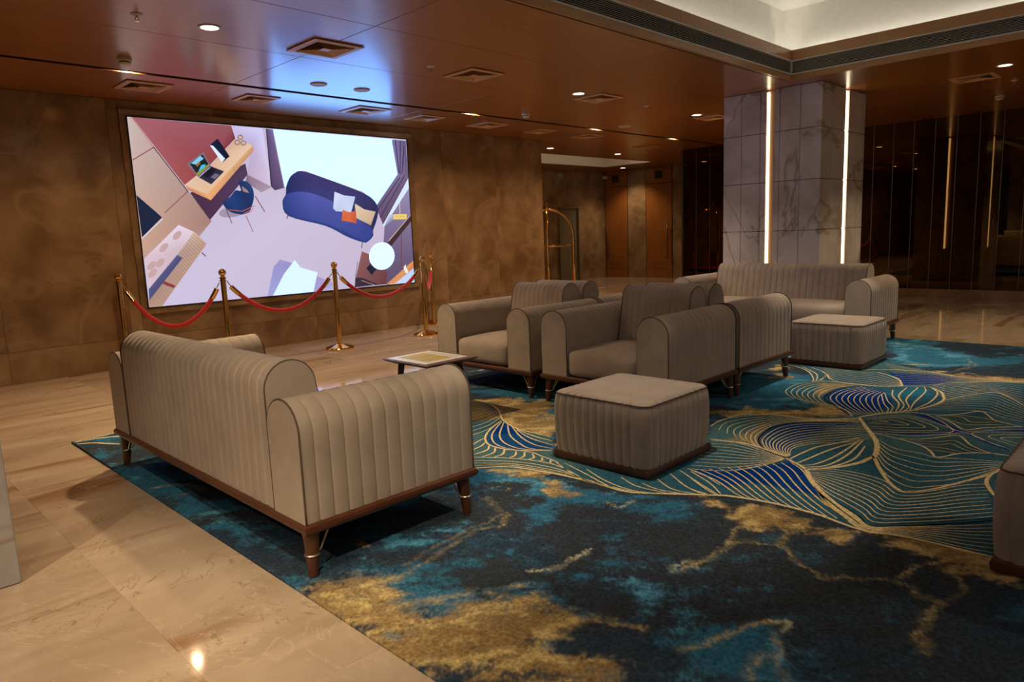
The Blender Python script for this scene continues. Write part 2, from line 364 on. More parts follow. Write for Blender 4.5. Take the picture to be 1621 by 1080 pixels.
def cove(label, x0,x1,y0,y1):
    o=MB().box(x0,x1,y0,y1,3.441,3.452).build('cove_light',M['cove']); tag(o,label,'cove light','cove light strips hidden in the tray ledge'); return o
cove('warm strip light hidden in the tray ledge on the screen side',HX0,HX1,HY1+.08,HY1+.12)
cove('warm strip light hidden in the tray ledge by the marble column',HX1+.08,HX1+.12,HY0,HY1)
cove('warm strip light hidden in the tray ledge on the camera side',HX0-.12,HX0-.08,HY0,HY1)
cove('warm strip light hidden in the tray ledge opposite the screen',HX0,HX1,HY0-.12,HY0-.08)
# small white coffer in the lift passage
c2=MB(); a0,a1,b0,b1=11.0,16.45,10.87,12.4
c2.box(a0,a1,b0,b1,3.55,3.6); c2.box(a0,a0+.02,b0,b1,CZ+.002,3.6); c2.box(a1-.02,a1,b0,b1,CZ+.002,3.6); c2.box(a0,a1,b0,b0+.02,CZ+.002,3.6); c2.box(a0,a1,b1-.02,b1,CZ+.002,3.6)
tag(c2.build('trim_4',M['white']),'small white recessed ceiling tray in the lift passage','ceiling tray',kind='structure')
o=MB().box(a0+.1,a1-.1,b0+.025,b0+.055,3.27,3.285).build('cove_light',emis('passage_added_led',(1.,.82,.58),COVE_E*.45)); tag(o,'added warm strip light, unseen in the small passage tray','cove light','cove light strips hidden in the tray ledge')  # strip added out of view to brighten the white passage tray
# ---- doors of the passage
def door(name,label,y0,y1,hside):
    d=MB().box(DX+.012,DX+.05,y0,y1,0,CZ).build(name,M['dark']); tag(d,label,'door',kind='structure')
    part_box('door_leaf',M['door'],d,DX-.012,DX+.012,y0+.012,y1-.012,.008,2.72,.004)
    t=part_box('transom',M['door'],d,DX-.012,DX+.012,y0+.012,y1-.012,2.735,CZ,.004)
    yc=(y0+y1)/2
    part_box('sign_box',M['black'],d,DX-.05,DX-.012,yc-.11,yc+.11,2.86,3.07,.01)
    hy=y1-.13 if hside>0 else y0+.13
    h=MB().tube([(DX-.07,hy,.55),(DX-.07,hy,1.55)],.016,10); h.tube([(DX-.012,hy,.7),(DX-.07,hy,.7)],.01,8); h.tube([(DX-.012,hy,1.4),(DX-.07,hy,1.4)],.01,8)
    h.build('handle',M['leg'],d,True)
    src=None
    for k in range(5):
        s=share('louver_slat',src,d) if src else MB().bbox(-.01,.004,-.24,.24,-.012,.012,.003).build('louver_slat',M['door'],d); src=src or s
        s.location=(DX-.013,yc,.30+k*.045)
    return d
door('door_1','wooden door beside the passage corner with long handle on its left',12.65,13.49,1)
door('door_2','wooden door nearest the dark glass with long handle on its right',11.1,11.99,-1)
ld=MB().box(15.62,16.52,BY+.016,BY+.02,0,2.15).build('door_3',M['dark']); tag(ld,'bronze lift door in the passage end wall','door',kind='structure')
part_box('door_leaf',M['lift'],ld,15.64,16.06,BY+.002,BY+.016,0,2.13,.003); part_box('door_leaf',M['lift'],ld,16.065,16.49,BY+.002,BY+.016,0,2.13,.003)
part_box('door_jamb',M['lift'],ld,15.62,15.66,BY-.06,BY+.016,0,2.15,.003); part_box('door_jamb',M['lift'],ld,16.48,16.52,BY-.06,BY+.016,0,2.15,.003); part_box('door_head',M['lift'],ld,15.66,16.48,BY-.06,BY+.016,2.11,2.15,.003)
# ---- marble columns
def tiles(col, axis, pos, sgn, cuts, rows, off, mk='tile'):
    for a,b in cuts:
        for z0,z1 in zip(rows[:-1],rows[1:]):
            g=.0035; lo,hi=min(a,b)+g,max(a,b)-g
            if axis=='x': part_box('tile',M[mk],col,*sorted((pos-off[0],pos-off[0]+sgn*-.02)),lo-off[1],hi-off[1],z0+g,z1-g,.003)
            else: part_box('tile',M[mk],col,lo-off[0],hi-off[0],*sorted((pos-off[1],pos-off[1]+sgn*-.02)),z0+g,z1-g,.003)
KX0,KX1,KY0,KY1=9.38,10.93,3.65,5.0
rows=[0,.695,1.347,2.0,2.65,CZ]
ck=empty('marble_column',((KX0+KX1)/2,(KY0+KY1)/2,0),0,'grey marble tiled square column with glowing vertical light strips','column')
ox,oy=(KX0+KX1)/2,(KY0+KY1)/2
MB().box(KX0+.045-ox,KX1-.045-ox,KY0+.045-oy,KY1-.045-oy,0,CZ).build('core',M['plinth'],ck)
cy=[(5.0,4.736),(4.736,4.464),(4.464,4.38),(4.275,4.197),(4.197,3.924),(3.924,3.65)]
cxr=[(9.38,9.714),(9.714,10.049),(10.049,10.18),(10.30,10.356),(10.356,10.685),(10.685,10.93)]
tiles(ck,'x',KX0,-1,cy,rows,(ox,oy)); tiles(ck,'x',KX1,1,cy,rows,(ox,oy)); tiles(ck,'y',KY0,-1,cxr,rows,(ox,oy)); tiles(ck,'y',KY1,1,cxr,rows,(ox,oy))
gr=MB()
gr.box(KX0+.012-ox,KX0+.045-ox,4.38-oy,KY1-.004-oy,0,CZ); gr.box(KX0+.012-ox,KX0+.045-ox,KY0+.004-oy,4.275-oy,0,CZ)
gr.box(KX1-.045-ox,KX1-.012-ox,4.38-oy,KY1-.004-oy,0,CZ); gr.box(KX1-.045-ox,KX1-.012-ox,KY0+.004-oy,4.275-oy,0,CZ)
for a,b in ((KY0+.012,KY0+.045),(KY1-.045,KY1-.012)):
    gr.box(KX0+.012-ox,10.18-ox,a-oy,b-oy,0,CZ); gr.box(10.30-ox,KX1-.012-ox,a-oy,b-oy,0,CZ)
gr.build('grout_backing',M['leg'],ck)
SZ0,SZ1=.73,3.175
for xa,xb in ((KX0+.036,KX0+.046),(KX1-.046,KX1-.036)): part_box('channel_back',M['channel'],ck,xa-ox,xb-ox,4.2755-oy,4.350-oy,SZ0,CZ,.001)
def strip(x0,x1,y0,y1):
    o=part_box('light_strip',M['led'],ck,x0-ox,x1-ox,y0-oy,y1-oy,SZ0,SZ1,.002); o['label']='glowing warm white vertical light strip'
strip(KX0+.012,KX0+.045,4.350,4.379); strip(KX1-.045,KX1-.012,4.350,4.379); strip(10.185,10.295,KY0+.01,KY0+.045); strip(10.185,10.295,KY1-.045,KY1-.01)
for xa,xb,ya,yb in ((KX0+.01,KX0+.045,4.276,4.379),(KX1-.045,KX1-.01,4.276,4.379),(10.181,10.299,KY0+.01,KY0+.045),(10.181,10.299,KY1-.045,KY1-.01)):
    part_box('strip_infill',M['tile'],ck,xa-ox,xb-ox,ya-oy,yb-oy,.002,SZ0-.004,.002)
QX0,QX1=-1.03,.52
cq=empty('marble_column',((QX0+QX1)/2,oy,0),0,'pale marble column edge at the left border beside the camera','column')
o2=(QX0+QX1)/2
MB().box(QX0+.02-o2,QX1-.02-o2,KY0+.02-oy,KY1-.02-oy,0,CZ).build('core',M['leg'],cq)
cq_y=[(QX0+i*(QX1-QX0)/4,QX0+(i+1)*(QX1-QX0)/4) for i in range(4)]; cq_x=[(KY0+i*1.35/4,KY0+(i+1)*1.35/4) for i in range(4)]
for ax,p,sg,ct in (('y',KY0,-1,cq_y),('x',QX1,1,cq_x),('y',KY1,1,cq_y),('x',QX0,-1,cq_x)): tiles(cq,ax,p,sg,ct,rows,(o2,oy),'tile2')
# ================================================================== CARPET
FAM=[([(6.357,2.487),(6.153,2.559),(5.897,2.539),(5.716,2.435),(5.62,2.293)],[(6.394,2.102),(6.152,2.207),(5.844,2.192),(5.61,2.047),(5.39,1.825)],7,0.012),([(6.394,2.102),(6.152,2.207),(5.844,2.192),(5.61,2.047),(5.39,1.825)],[(6.27,1.862),(6.041,1.841),(5.778,1.748),(5.562,1.652)],9,0.012),([(5.326,1.743),(5.129,1.977),(5.055,2.282),(4.747,2.503),(4.487,2.484)],[(5.203,1.701),(5.012,2.004),(4.785,2.129),(4.463,2.098),(4.298,2.012),(4.193,1.902),(4.159,1.782)],8,0.012),([(5.203,1.701),(5.012,2.004),(4.785,2.129),(4.463,2.098),(4.298,2.012),(4.193,1.902),(4.159,1.782)],[(4.894,1.516),(4.691,1.608),(4.543,1.747),(4.442,1.805),(4.322,1.82),(4.19,1.773)],10,0.012),([(4.189,2.311),(4.254,2.168),(4.192,1.962),(4.125,1.768)],[(3.601,2.133),(3.7,1.949),(3.875,1.844),(4.113,1.768)],9,0.012),([(4.086,1.725),(3.98,1.608),(3.79,1.473),(3.611,1.318),(3.41,1.1)],[(3.585,2.11),(3.527,1.919),(3.406,1.733),(3.379,1.65)],11,0.014),([(4.007,1.589),(4.1,1.485),(4.125,1.341),(4.083,1.193),(3.964,1.072),(4.069,0.964),(4.255,0.865),(4.361,0.769)],[(3.849,1.502),(3.682,1.366),(3.585,1.243),(3.495,1.129),(3.416,1.052),(3.501,0.948),(3.601,0.845),(3.746,0.711),(3.842,0.636)],10,0.012),([(3.849,1.502),(3.682,1.366),(3.585,1.243),(3.495,1.129),(3.416,1.052),(3.501,0.948),(3.601,0.845),(3.746,0.711),(3.842,0.636)],[(3.805,1.479),(3.551,1.306),(3.444,1.192),(3.351,1.081),(3.335,1.048),(3.389,0.908),(3.4,0.795),(3.389,0.674),(3.403,0.554)],9,0.012),([(4.867,1.476),(4.729,1.331),(4.714,1.183),(4.678,1.085),(4.745,0.972),(4.826,0.763)],[(4.522,1.386),(4.219,1.235),(4.07,1.072),(4.141,0.982),(4.314,0.878),(4.709,0.753)],6,0.012),([(6.695,1.636),(6.943,1.533),(7.169,1.277),(7.226,1.049)],[(6.254,1.423),(6.554,1.299),(6.736,1.167),(6.576,1.029),(6.378,0.916)],9,0.009),([(6.254,1.423),(6.554,1.299),(6.736,1.167),(6.576,1.029),(6.378,0.916)],[(5.798,1.497),(5.905,1.36),(6.031,1.125),(5.931,0.981),(5.869,0.837)],8,0.009),([(7.605,2.279),(7.472,2.091),(7.366,1.798),(7.268,1.528),(7.291,1.3),(7.324,1.065)],[(6.629,1.824),(6.708,1.71),(6.939,1.532),(7.061,1.406),(7.169,1.277),(7.279,1.058)],10,0.009),([(7.036,2.667),(7.024,2.319),(7.04,2.115),(6.84,1.925),(6.608,1.818)],[(6.679,2.492),(6.49,2.331),(6.484,2.137),(6.501,1.973),(6.596,1.815)],7,0.01),([(3.882,4.492),(3.948,4.421),(4.032,4.369)],[(3.196,3.718),(3.47,3.743),(3.694,3.835)],9,0.012)]
LIN=[([(5.62,2.293),(5.623,2.171),(5.569,1.994),(5.49,1.89),(5.339,1.797)],0.02),([(6.366,2.49),(6.442,2.402),(6.452,2.273),(6.454,2.122),(6.481,1.967),(6.588,1.812)],0.03),([(6.252,1.856),(5.979,1.75),(5.802,1.66),(5.602,1.622)],0.014),([(6.201,1.864),(5.894,1.754),(5.719,1.668),(5.584,1.638)],0.014),([(6.403,1.838),(6.177,1.772),(5.926,1.653),(5.673,1.601)],0.018),([(6.566,1.774),(6.204,1.734),(5.914,1.614),(5.699,1.581)],0.018),([(6.616,1.701),(6.13,1.656),(5.87,1.566),(5.722,1.559)],0.018),([(6.644,1.662),(6.47,1.609),(6.024,1.572),(5.779,1.533)],0.018),([(6.687,1.634),(6.486,1.523),(6.128,1.485),(5.812,1.514)],0.018),([(6.687,1.634),(6.537,1.513),(6.362,1.449),(6.234,1.422),(6.043,1.435),(5.78,1.506)],0.028),([(6.588,1.812),(6.648,1.725),(6.687,1.634)],0.02),([(5.359,1.757),(5.536,1.673),(5.681,1.575),(5.804,1.499)],0.035),([(5.345,1.752),(5.139,1.642),(4.942,1.532),(4.794,1.46),(4.664,1.416),(4.49,1.375),(4.421,1.388),(4.313,1.404),(4.156,1.477),(4.008,1.601)],0.045),([(4.222,2.337),(4.241,2.235),(4.269,2.104),(4.227,1.945),(4.162,1.777)],0.03),([(5.345,1.738),(5.34,1.748),(5.129,1.977),(5.055,2.282),(4.905,2.461),(4.675,2.505),(4.512,2.494)],0.02),([(4.131,1.745),(4.232,1.743),(4.463,1.715),(4.624,1.648),(4.821,1.576)],0.022),([(4.08,1.686),(4.164,1.671),(4.478,1.626),(4.753,1.553)],0.022),([(4.063,1.648),(4.144,1.59),(4.403,1.555),(4.806,1.558)],0.022),([(4.039,1.62),(4.153,1.534),(4.413,1.51),(4.79,1.541)],0.022),([(4.017,1.605),(4.149,1.503),(4.37,1.453),(4.665,1.487)],0.022),([(4.135,1.772),(4.022,1.613),(3.849,1.502),(3.661,1.347),(3.446,1.113),(3.407,1.053)],0.035),([(2.799,3.171),(2.947,3.03),(3.015,2.827),(3.057,2.555),(3.054,2.349),(3.062,2.201),(3.13,2.081),(3.237,1.925),(3.329,1.782),(3.359,1.721),(3.402,1.506),(3.395,1.271),(3.359,1.162),(3.342,1.077),(3.335,1.048),(3.389,0.908),(3.398,0.754),(3.403,0.554),(3.4,0.458)],0.03),([(3.569,2.101),(3.459,1.914),(3.345,1.784)],0.014),([(3.464,2.039),(3.372,1.896),(3.325,1.809)],0.014),([(3.31,1.948),(3.298,1.879),(3.305,1.822)],0.014),([(3.204,2.844),(3.083,2.58),(3.051,2.404),(3.046,2.258)],0.014),([(3.225,2.787),(3.148,2.555),(3.07,2.304),(3.119,2.107)],0.014),([(3.218,2.611),(3.126,2.389),(3.099,2.193),(3.147,2.06)],0.014),([(3.232,2.365),(3.168,2.207),(3.181,2.017)],0.014),([(3.225,2.212),(3.199,2.093),(3.226,1.95)],0.014),([(3.334,2.181),(3.251,2.028),(3.27,1.883)],0.014),([(3.465,2.182),(3.329,1.98),(3.304,1.841)],0.014),([(3.547,2.164),(3.434,1.977),(3.331,1.796)],0.014),([(3.6,2.141),(3.569,2.022),(3.468,1.857)],0.014),([(4.495,1.388),(4.273,1.278),(4.067,1.162),(3.972,1.074)],0.03),([(3.972,1.074),(4.061,0.986),(4.231,0.907),(4.409,0.835),(4.555,0.782),(4.709,0.753)],0.026),([(4.546,0.781),(4.413,0.779),(4.287,0.741),(4.177,0.693)],0.03),([(5.328,1.704),(5.353,1.615),(5.348,1.553),(5.303,1.6),(5.266,1.649)],0.011),([(5.369,1.696),(5.413,1.566),(5.344,1.42),(5.284,1.527),(5.231,1.652)],0.011),([(5.414,1.683),(5.483,1.518),(5.348,1.319),(5.236,1.447),(5.155,1.62)],0.011),([(5.472,1.652),(5.538,1.467),(5.339,1.236),(5.179,1.399),(5.112,1.593)],0.011),([(5.526,1.627),(5.588,1.447),(5.352,1.148),(5.147,1.359),(5.04,1.563)],0.011),([(5.587,1.618),(5.722,1.449),(5.573,1.28),(5.362,1.114),(5.515,0.964),(5.664,0.807)],0.012),([(5.003,1.551),(5.073,1.339),(5.213,1.193),(5.342,1.069),(5.192,0.903),(5.117,0.793)],0.012),([(5.7,1.539),(5.733,1.345),(5.862,1.218),(6.022,1.123),(5.791,0.986),(5.734,0.824)],0.016),([(5.703,1.338),(5.585,1.22),(5.43,1.105),(5.536,1.026),(5.615,0.954),(5.734,0.824)],0.016),([(5.719,1.315),(5.771,1.198),(5.668,1.108),(5.762,0.981)],0.009),([(5.726,1.33),(5.816,1.208),(5.817,1.033),(5.763,0.892)],0.009),([(5.683,1.294),(5.605,1.193),(5.577,1.107),(5.71,0.941)],0.009),([(6.254,1.423),(6.554,1.299),(6.736,1.167),(6.576,1.029),(6.378,0.916)],0.018),([(6.695,1.636),(6.943,1.533),(7.169,1.277),(7.226,1.049)],0.014),([(7.094,2.341),(7.269,2.122),(7.341,1.792),(7.268,1.528),(7.333,1.066)],0.02),([(7.087,2.174),(6.901,1.952),(6.608,1.818)],0.025),([(6.957,2.98),(6.95,2.894),(6.771,2.7),(6.483,2.537),(6.344,2.491)],0.018),([(6.957,2.836),(6.755,2.635),(6.59,2.542),(6.367,2.473)],0.018),([(6.979,2.754),(6.843,2.592),(6.652,2.491),(6.372,2.465)],0.018),([(6.362,2.48),(6.506,2.463),(6.747,2.518),(6.562,2.42),(6.479,2.309)],0.018),([(4.994,1.542),(4.951,1.365),(4.888,1.229),(4.793,1.147),(4.692,1.083),(4.858,0.997),(4.964,0.86),(4.973,0.769)],0.02),([(4.963,1.369),(5.027,1.265),(5.151,1.178),(5.256,1.097),(5.072,0.989),(4.964,0.86),(4.973,0.769)],0.016),([(4.969,1.286),(5.036,1.162),(5.119,1.089),(4.997,0.984),(4.957,0.869)],0.009),([(4.926,1.251),(4.974,1.135),(5.034,1.092),(4.941,0.988),(4.929,0.906)],0.009),([(4.881,1.204),(4.906,1.119),(4.89,1.004)],0.009),([(4.822,1.16),(4.836,1.074),(4.84,1.02)],0.009),([(5.537,0.784),(5.353,0.95),(5.208,0.777)],0.011),([(5.454,0.771),(5.347,0.882),(5.275,0.778)],0.011),([(5.589,0.793),(5.356,1.043),(5.102,0.78)],0.011),([(3.942,4.56),(3.971,4.519),(4.028,4.418),(4.004,4.26),(3.898,4.067),(3.73,3.856),(3.633,3.652),(3.602,3.506),(3.603,3.238)],0.022),([(3.694,3.835),(3.48,3.73),(3.318,3.615),(3.211,3.477),(3.192,3.346),(3.217,3.237),(3.362,3.019)],0.022),([(3.683,3.816),(3.412,3.637),(3.27,3.482),(3.218,3.338),(3.232,3.218)],0.017),([(3.678,3.788),(3.418,3.57),(3.303,3.411),(3.265,3.25),(3.302,3.122)],0.017),([(3.652,3.724),(3.452,3.496),(3.349,3.298),(3.312,3.164),(3.374,3.029)],0.017),([(3.619,3.639),(3.473,3.41),(3.396,3.209),(3.401,3.044)],0.017),([(3.584,3.56),(3.49,3.331),(3.462,3.097)],0.017),([(3.597,3.573),(3.543,3.346),(3.532,3.165)],0.017),([(3.12,3.543),(3.253,3.587),(3.292,3.592)],0.017),([(3.039,3.455),(3.151,3.477),(3.229,3.521)],0.017),([(3.195,3.446),(3.109,3.377),(2.979,3.374)],0.02),([(3.183,3.37),(3.093,3.298),(2.983,3.297)],0.02),([(3.193,3.293),(3.11,3.229),(3.029,3.226)],0.02),([(3.207,3.2),(3.152,3.15),(3.081,3.135)],0.02),([(3.232,3.143),(3.165,3.086),(3.108,3.079)],0.02),([(3.232,3.071),(3.184,3.016),(3.129,3.017)],0.02),([(3.216,2.975),(3.175,2.935),(3.142,2.956)],0.02),([(3.219,2.902),(3.176,2.867),(3.145,2.875)],0.02),([(3.215,3.235),(3.256,3.112),(3.237,2.994),(3.228,2.913),(3.204,2.821)],0.018),([(2.912,3.383),(3.03,3.213),(3.099,3.089),(3.147,2.949),(3.158,2.782),(3.079,2.526)],0.016),([(2.845,3.281),(3.014,3.026),(3.08,2.745),(3.079,2.526),(3.064,2.333)],0.014),([(2.877,3.315),(3.048,3.06),(3.112,2.773),(3.069,2.448),(3.08,2.236)],0.014),([(2.808,3.24),(2.968,3.051),(3.036,2.847),(3.063,2.632)],0.012),([(1.288,6.032),(1.48,5.995),(1.627,5.886),(1.755,5.716)],0.03),([(1.3,5.963),(1.405,5.878),(1.52,5.676)],0.03),([(1.308,6.031),(1.514,6.12),(1.716,6.028)],0.02)]
ZONES=[('fan',[(4.512,2.494),(4.675,2.505),(4.913,2.465),(5.068,2.288),(5.148,1.984),(5.318,1.801),(5.569,1.994),(5.62,2.293),(5.807,2.5),(5.915,2.547),(6.173,2.567),(6.399,2.503),(6.855,2.754),(7.0,2.915),(7.057,2.635),(7.632,2.288),(7.391,1.804),(7.292,1.533),(7.346,1.068),(4.886,0.682),(3.4,0.458),(3.398,0.754),(3.386,0.907),(3.333,1.047),(3.357,1.161),(3.393,1.27),(3.4,1.505),(3.356,1.719),(3.329,1.782),(3.13,2.081),(3.062,2.201),(3.054,2.349),(3.076,2.733),(3.327,2.951),(4.134,2.402),(4.322,2.393)],0.02),('fan',[(3.942,4.56),(4.037,4.427),(4.012,4.269),(3.906,4.075),(3.73,3.856),(3.64,3.659),(3.609,3.512),(3.61,3.244),(3.251,2.861),(3.218,2.611),(3.062,2.201),(3.054,2.349),(3.085,2.55),(3.015,2.827),(2.784,3.213)],0.02),('blue',[(4.087,1.738),(4.004,1.606),(3.833,1.496),(3.644,1.367),(3.643,1.558),(3.595,1.769),(3.454,1.818),(3.534,1.923),(3.584,2.082),(3.623,2.105),(3.705,1.951),(3.884,1.823)],0.03),('blue',[(4.433,2.098),(4.694,2.162),(4.902,2.106),(5.095,1.891),(5.193,1.715),(4.916,1.823),(4.476,1.852),(4.235,1.815),(4.16,1.796),(4.203,1.907),(4.294,2.017)],0.03),('blue',[(5.914,2.218),(6.171,2.214),(6.354,2.089),(6.318,1.892),(6.001,1.719),(5.834,1.67),(5.696,1.7),(5.501,1.761),(5.448,1.846),(5.642,2.059)],0.03),('blue',[(7.117,2.085),(7.245,1.767),(7.222,1.518),(6.863,1.592),(6.629,1.824),(6.901,1.952)],0.02),('blue',[(3.651,3.792),(3.467,3.716),(3.309,3.598),(3.214,3.473),(3.197,3.351),(3.219,3.239),(3.37,3.026),(3.46,3.099),(3.503,3.342),(3.584,3.56),(3.663,3.742)],0.03),('dblue',[(5.671,1.504),(5.718,1.414),(5.565,1.246),(5.405,1.118),(5.277,0.975),(5.136,0.786),(5.083,0.788),(5.174,0.927),(5.333,1.073),(5.326,1.142),(5.591,1.349)],0.015),('dblue',[(5.055,1.522),(5.135,1.356),(5.347,1.147),(5.52,0.965),(5.655,0.805),(5.588,0.795),(5.467,0.955),(5.327,1.101),(5.085,1.342)],0.012),('dark',[(5.342,1.709),(5.538,1.467),(5.339,1.145),(5.16,1.363),(5.04,1.563)],0.03),('dark',[(5.719,1.315),(5.99,1.117),(5.749,0.89),(5.451,1.098)],0.03),('dark',[(4.988,1.279),(5.228,1.096),(4.957,0.869),(4.744,1.08)],0.03),('fgold',[(4.241,2.235),(4.495,2.216),(4.793,2.208),(4.485,2.108),(4.335,2.037),(4.162,1.81),(4.258,2.028)],0.05),('fgold',[(6.355,2.414),(6.452,2.126),(6.229,2.235),(5.807,2.243),(6.021,2.327)],0.04),('fgold',[(3.941,4.54),(4.019,4.408),(3.903,4.097),(3.753,3.895),(3.693,3.977),(3.466,4.006)],0.08),('teal',[(1.439,3.069),(1.388,2.527),(1.699,2.417),(1.752,2.139),(1.972,1.841),(2.291,1.76),(2.49,1.57),(2.33,1.382),(2.109,1.225),(2.058,1.38),(2.041,1.571),(1.796,1.682),(1.625,1.848),(1.45,2.084),(1.353,2.373)],0.12),('teal',[(1.786,1.128),(1.977,1.197),(2.226,1.089),(2.154,0.94),(2.022,0.86)],0.12),('teal',[(1.4,5.859),(1.499,4.022),(1.485,2.911),(1.321,2.565),(1.278,3.728),(1.23,5.368)],0.12),('teal',[(2.609,3.131),(2.862,3.18),(3.033,2.597),(3.02,2.139),(3.174,1.807),(2.831,1.611),(2.843,1.826),(2.862,2.19),(2.674,2.567)],0.12),('teal',[(2.522,2.472),(2.671,2.426),(2.448,2.187),(2.296,2.256)],0.08),('teal',[(2.509,1.999),(2.764,1.922),(2.46,1.747),(2.352,1.876)],0.08),('teal',[(5.116,2.857),(6.124,3.154),(6.689,2.849),(6.66,2.362),(5.519,1.949),(5.209,2.212),(4.82,2.584)],0.1),('teal',[(9.129,2.809),(9.105,2.191),(8.454,1.681),(8.904,1.316),(9.334,1.384),(8.384,1.138),(7.804,1.444),(7.285,1.952),(6.604,1.965),(7.855,2.287)],0.1),('teal',[(3.027,0.492),(3.215,0.421),(2.808,0.357),(2.797,0.43)],0.1),('teal',[(4.252,4.677),(4.979,4.231),(5.385,4.247),(4.585,3.236),(4.355,3.918)],0.08),('teal',[(4.133,3.86),(4.32,3.781),(3.704,3.22),(3.608,3.347)],0.06),('gold',[(1.285,2.241),(1.288,2.018),(1.286,1.695),(1.706,1.218),(1.832,1.28),(1.719,1.494),(1.796,1.682),(1.725,1.813),(1.712,1.941),(1.545,1.973),(1.514,2.17),(1.528,2.362),(1.488,2.491),(1.379,2.537)],0.1),('gold',[(3.872,4.592),(4.265,4.361),(4.387,3.874),(3.505,3.106),(3.48,3.261),(3.545,3.706),(3.812,4.127)],0.06),('gold',[(2.93,3.194),(3.125,3.045),(2.964,2.685),(2.915,2.498),(2.847,2.582),(2.878,2.97)],0.06),('gold',[(3.252,1.851),(3.3,1.623),(3.362,1.29),(3.199,1.168),(3.118,1.467),(3.156,1.76)],0.06),('gold',[(3.396,0.877),(3.379,0.514),(3.183,0.459),(3.329,0.71)],0.08),('gold',[(4.876,2.668),(5.154,2.287),(5.716,2.02),(5.299,1.781),(5.092,1.974),(4.897,2.417)],0.05),('gold',[(7.408,1.877),(7.341,1.353),(7.398,1.079),(7.176,1.044),(7.171,1.32),(7.166,1.813)],0.04),('gold',[(6.722,3.089),(6.959,3.031),(6.395,2.753),(6.316,2.87)],0.05)]
STROKES=[([(2.475,1.498),(2.692,1.47),(2.832,1.483),(2.859,1.45),(2.958,1.301),(2.894,1.229),(2.775,1.059),(2.771,1.006),(2.931,0.794),(2.89,0.726),(2.842,0.638)],0.025,1.0),([(2.842,0.638),(2.687,0.65),(2.6,0.627),(2.492,0.579)],0.035,1.2),([(2.949,1.311),(3.114,1.325)],0.03,1.2),([(2.974,0.784),(3.129,0.767)],0.03,1.2),([(2.842,0.638),(2.971,0.595),(3.087,0.61),(3.188,0.655)],0.02,0.7),([(2.832,1.483),(3.021,1.516),(3.168,1.491)],0.03,0.7),([(1.629,2.368),(1.907,2.407),(2.129,2.481),(2.296,2.431)],0.03,0.8),([(1.717,2.441),(2.079,2.518),(2.379,2.516)],0.02,0.6),([(2.296,2.431),(2.4,2.49),(2.519,2.759)],0.03,0.6),([(2.037,1.973),(2.168,1.906),(2.358,1.918)],0.03,1.3),([(1.961,1.188),(2.139,1.117),(2.294,1.074),(2.351,1.04)],0.035,1.1),([(2.329,1.066),(2.373,1.014),(2.294,0.98)],0.03,1.5),([(2.254,0.996),(2.113,0.932),(2.037,0.867)],0.03,0.8),([(1.959,0.956),(2.095,0.979)],0.035,0.8),([(1.437,2.189),(1.602,2.12),(1.735,2.041)],0.04,0.9),([(1.623,1.972),(1.686,1.913),(1.818,1.906)],0.03,1.1),([(1.719,1.612),(1.92,1.539),(1.975,1.379)],0.04,0.8),([(2.862,2.19),(2.862,2.108),(2.968,2.102)],0.022,1.6),([(6.897,1.768),(7.496,1.635),(8.084,1.604)],0.02,0.6),([(8.234,1.691),(7.926,1.545),(7.652,1.618)],0.02,0.8),([(2.846,3.163),(2.962,3.054),(3.062,2.985)],0.04,0.8),([(2.441,1.539),(2.534,1.518),(2.534,1.472)],0.025,1.3),([(2.186,4.96),(1.967,5.521)],0.02,0.4),([(1.362,4.435),(1.486,4.367),(1.517,4.159)],0.04,0.8),([(1.321,4.212),(1.446,4.166)],0.02,0.6)]
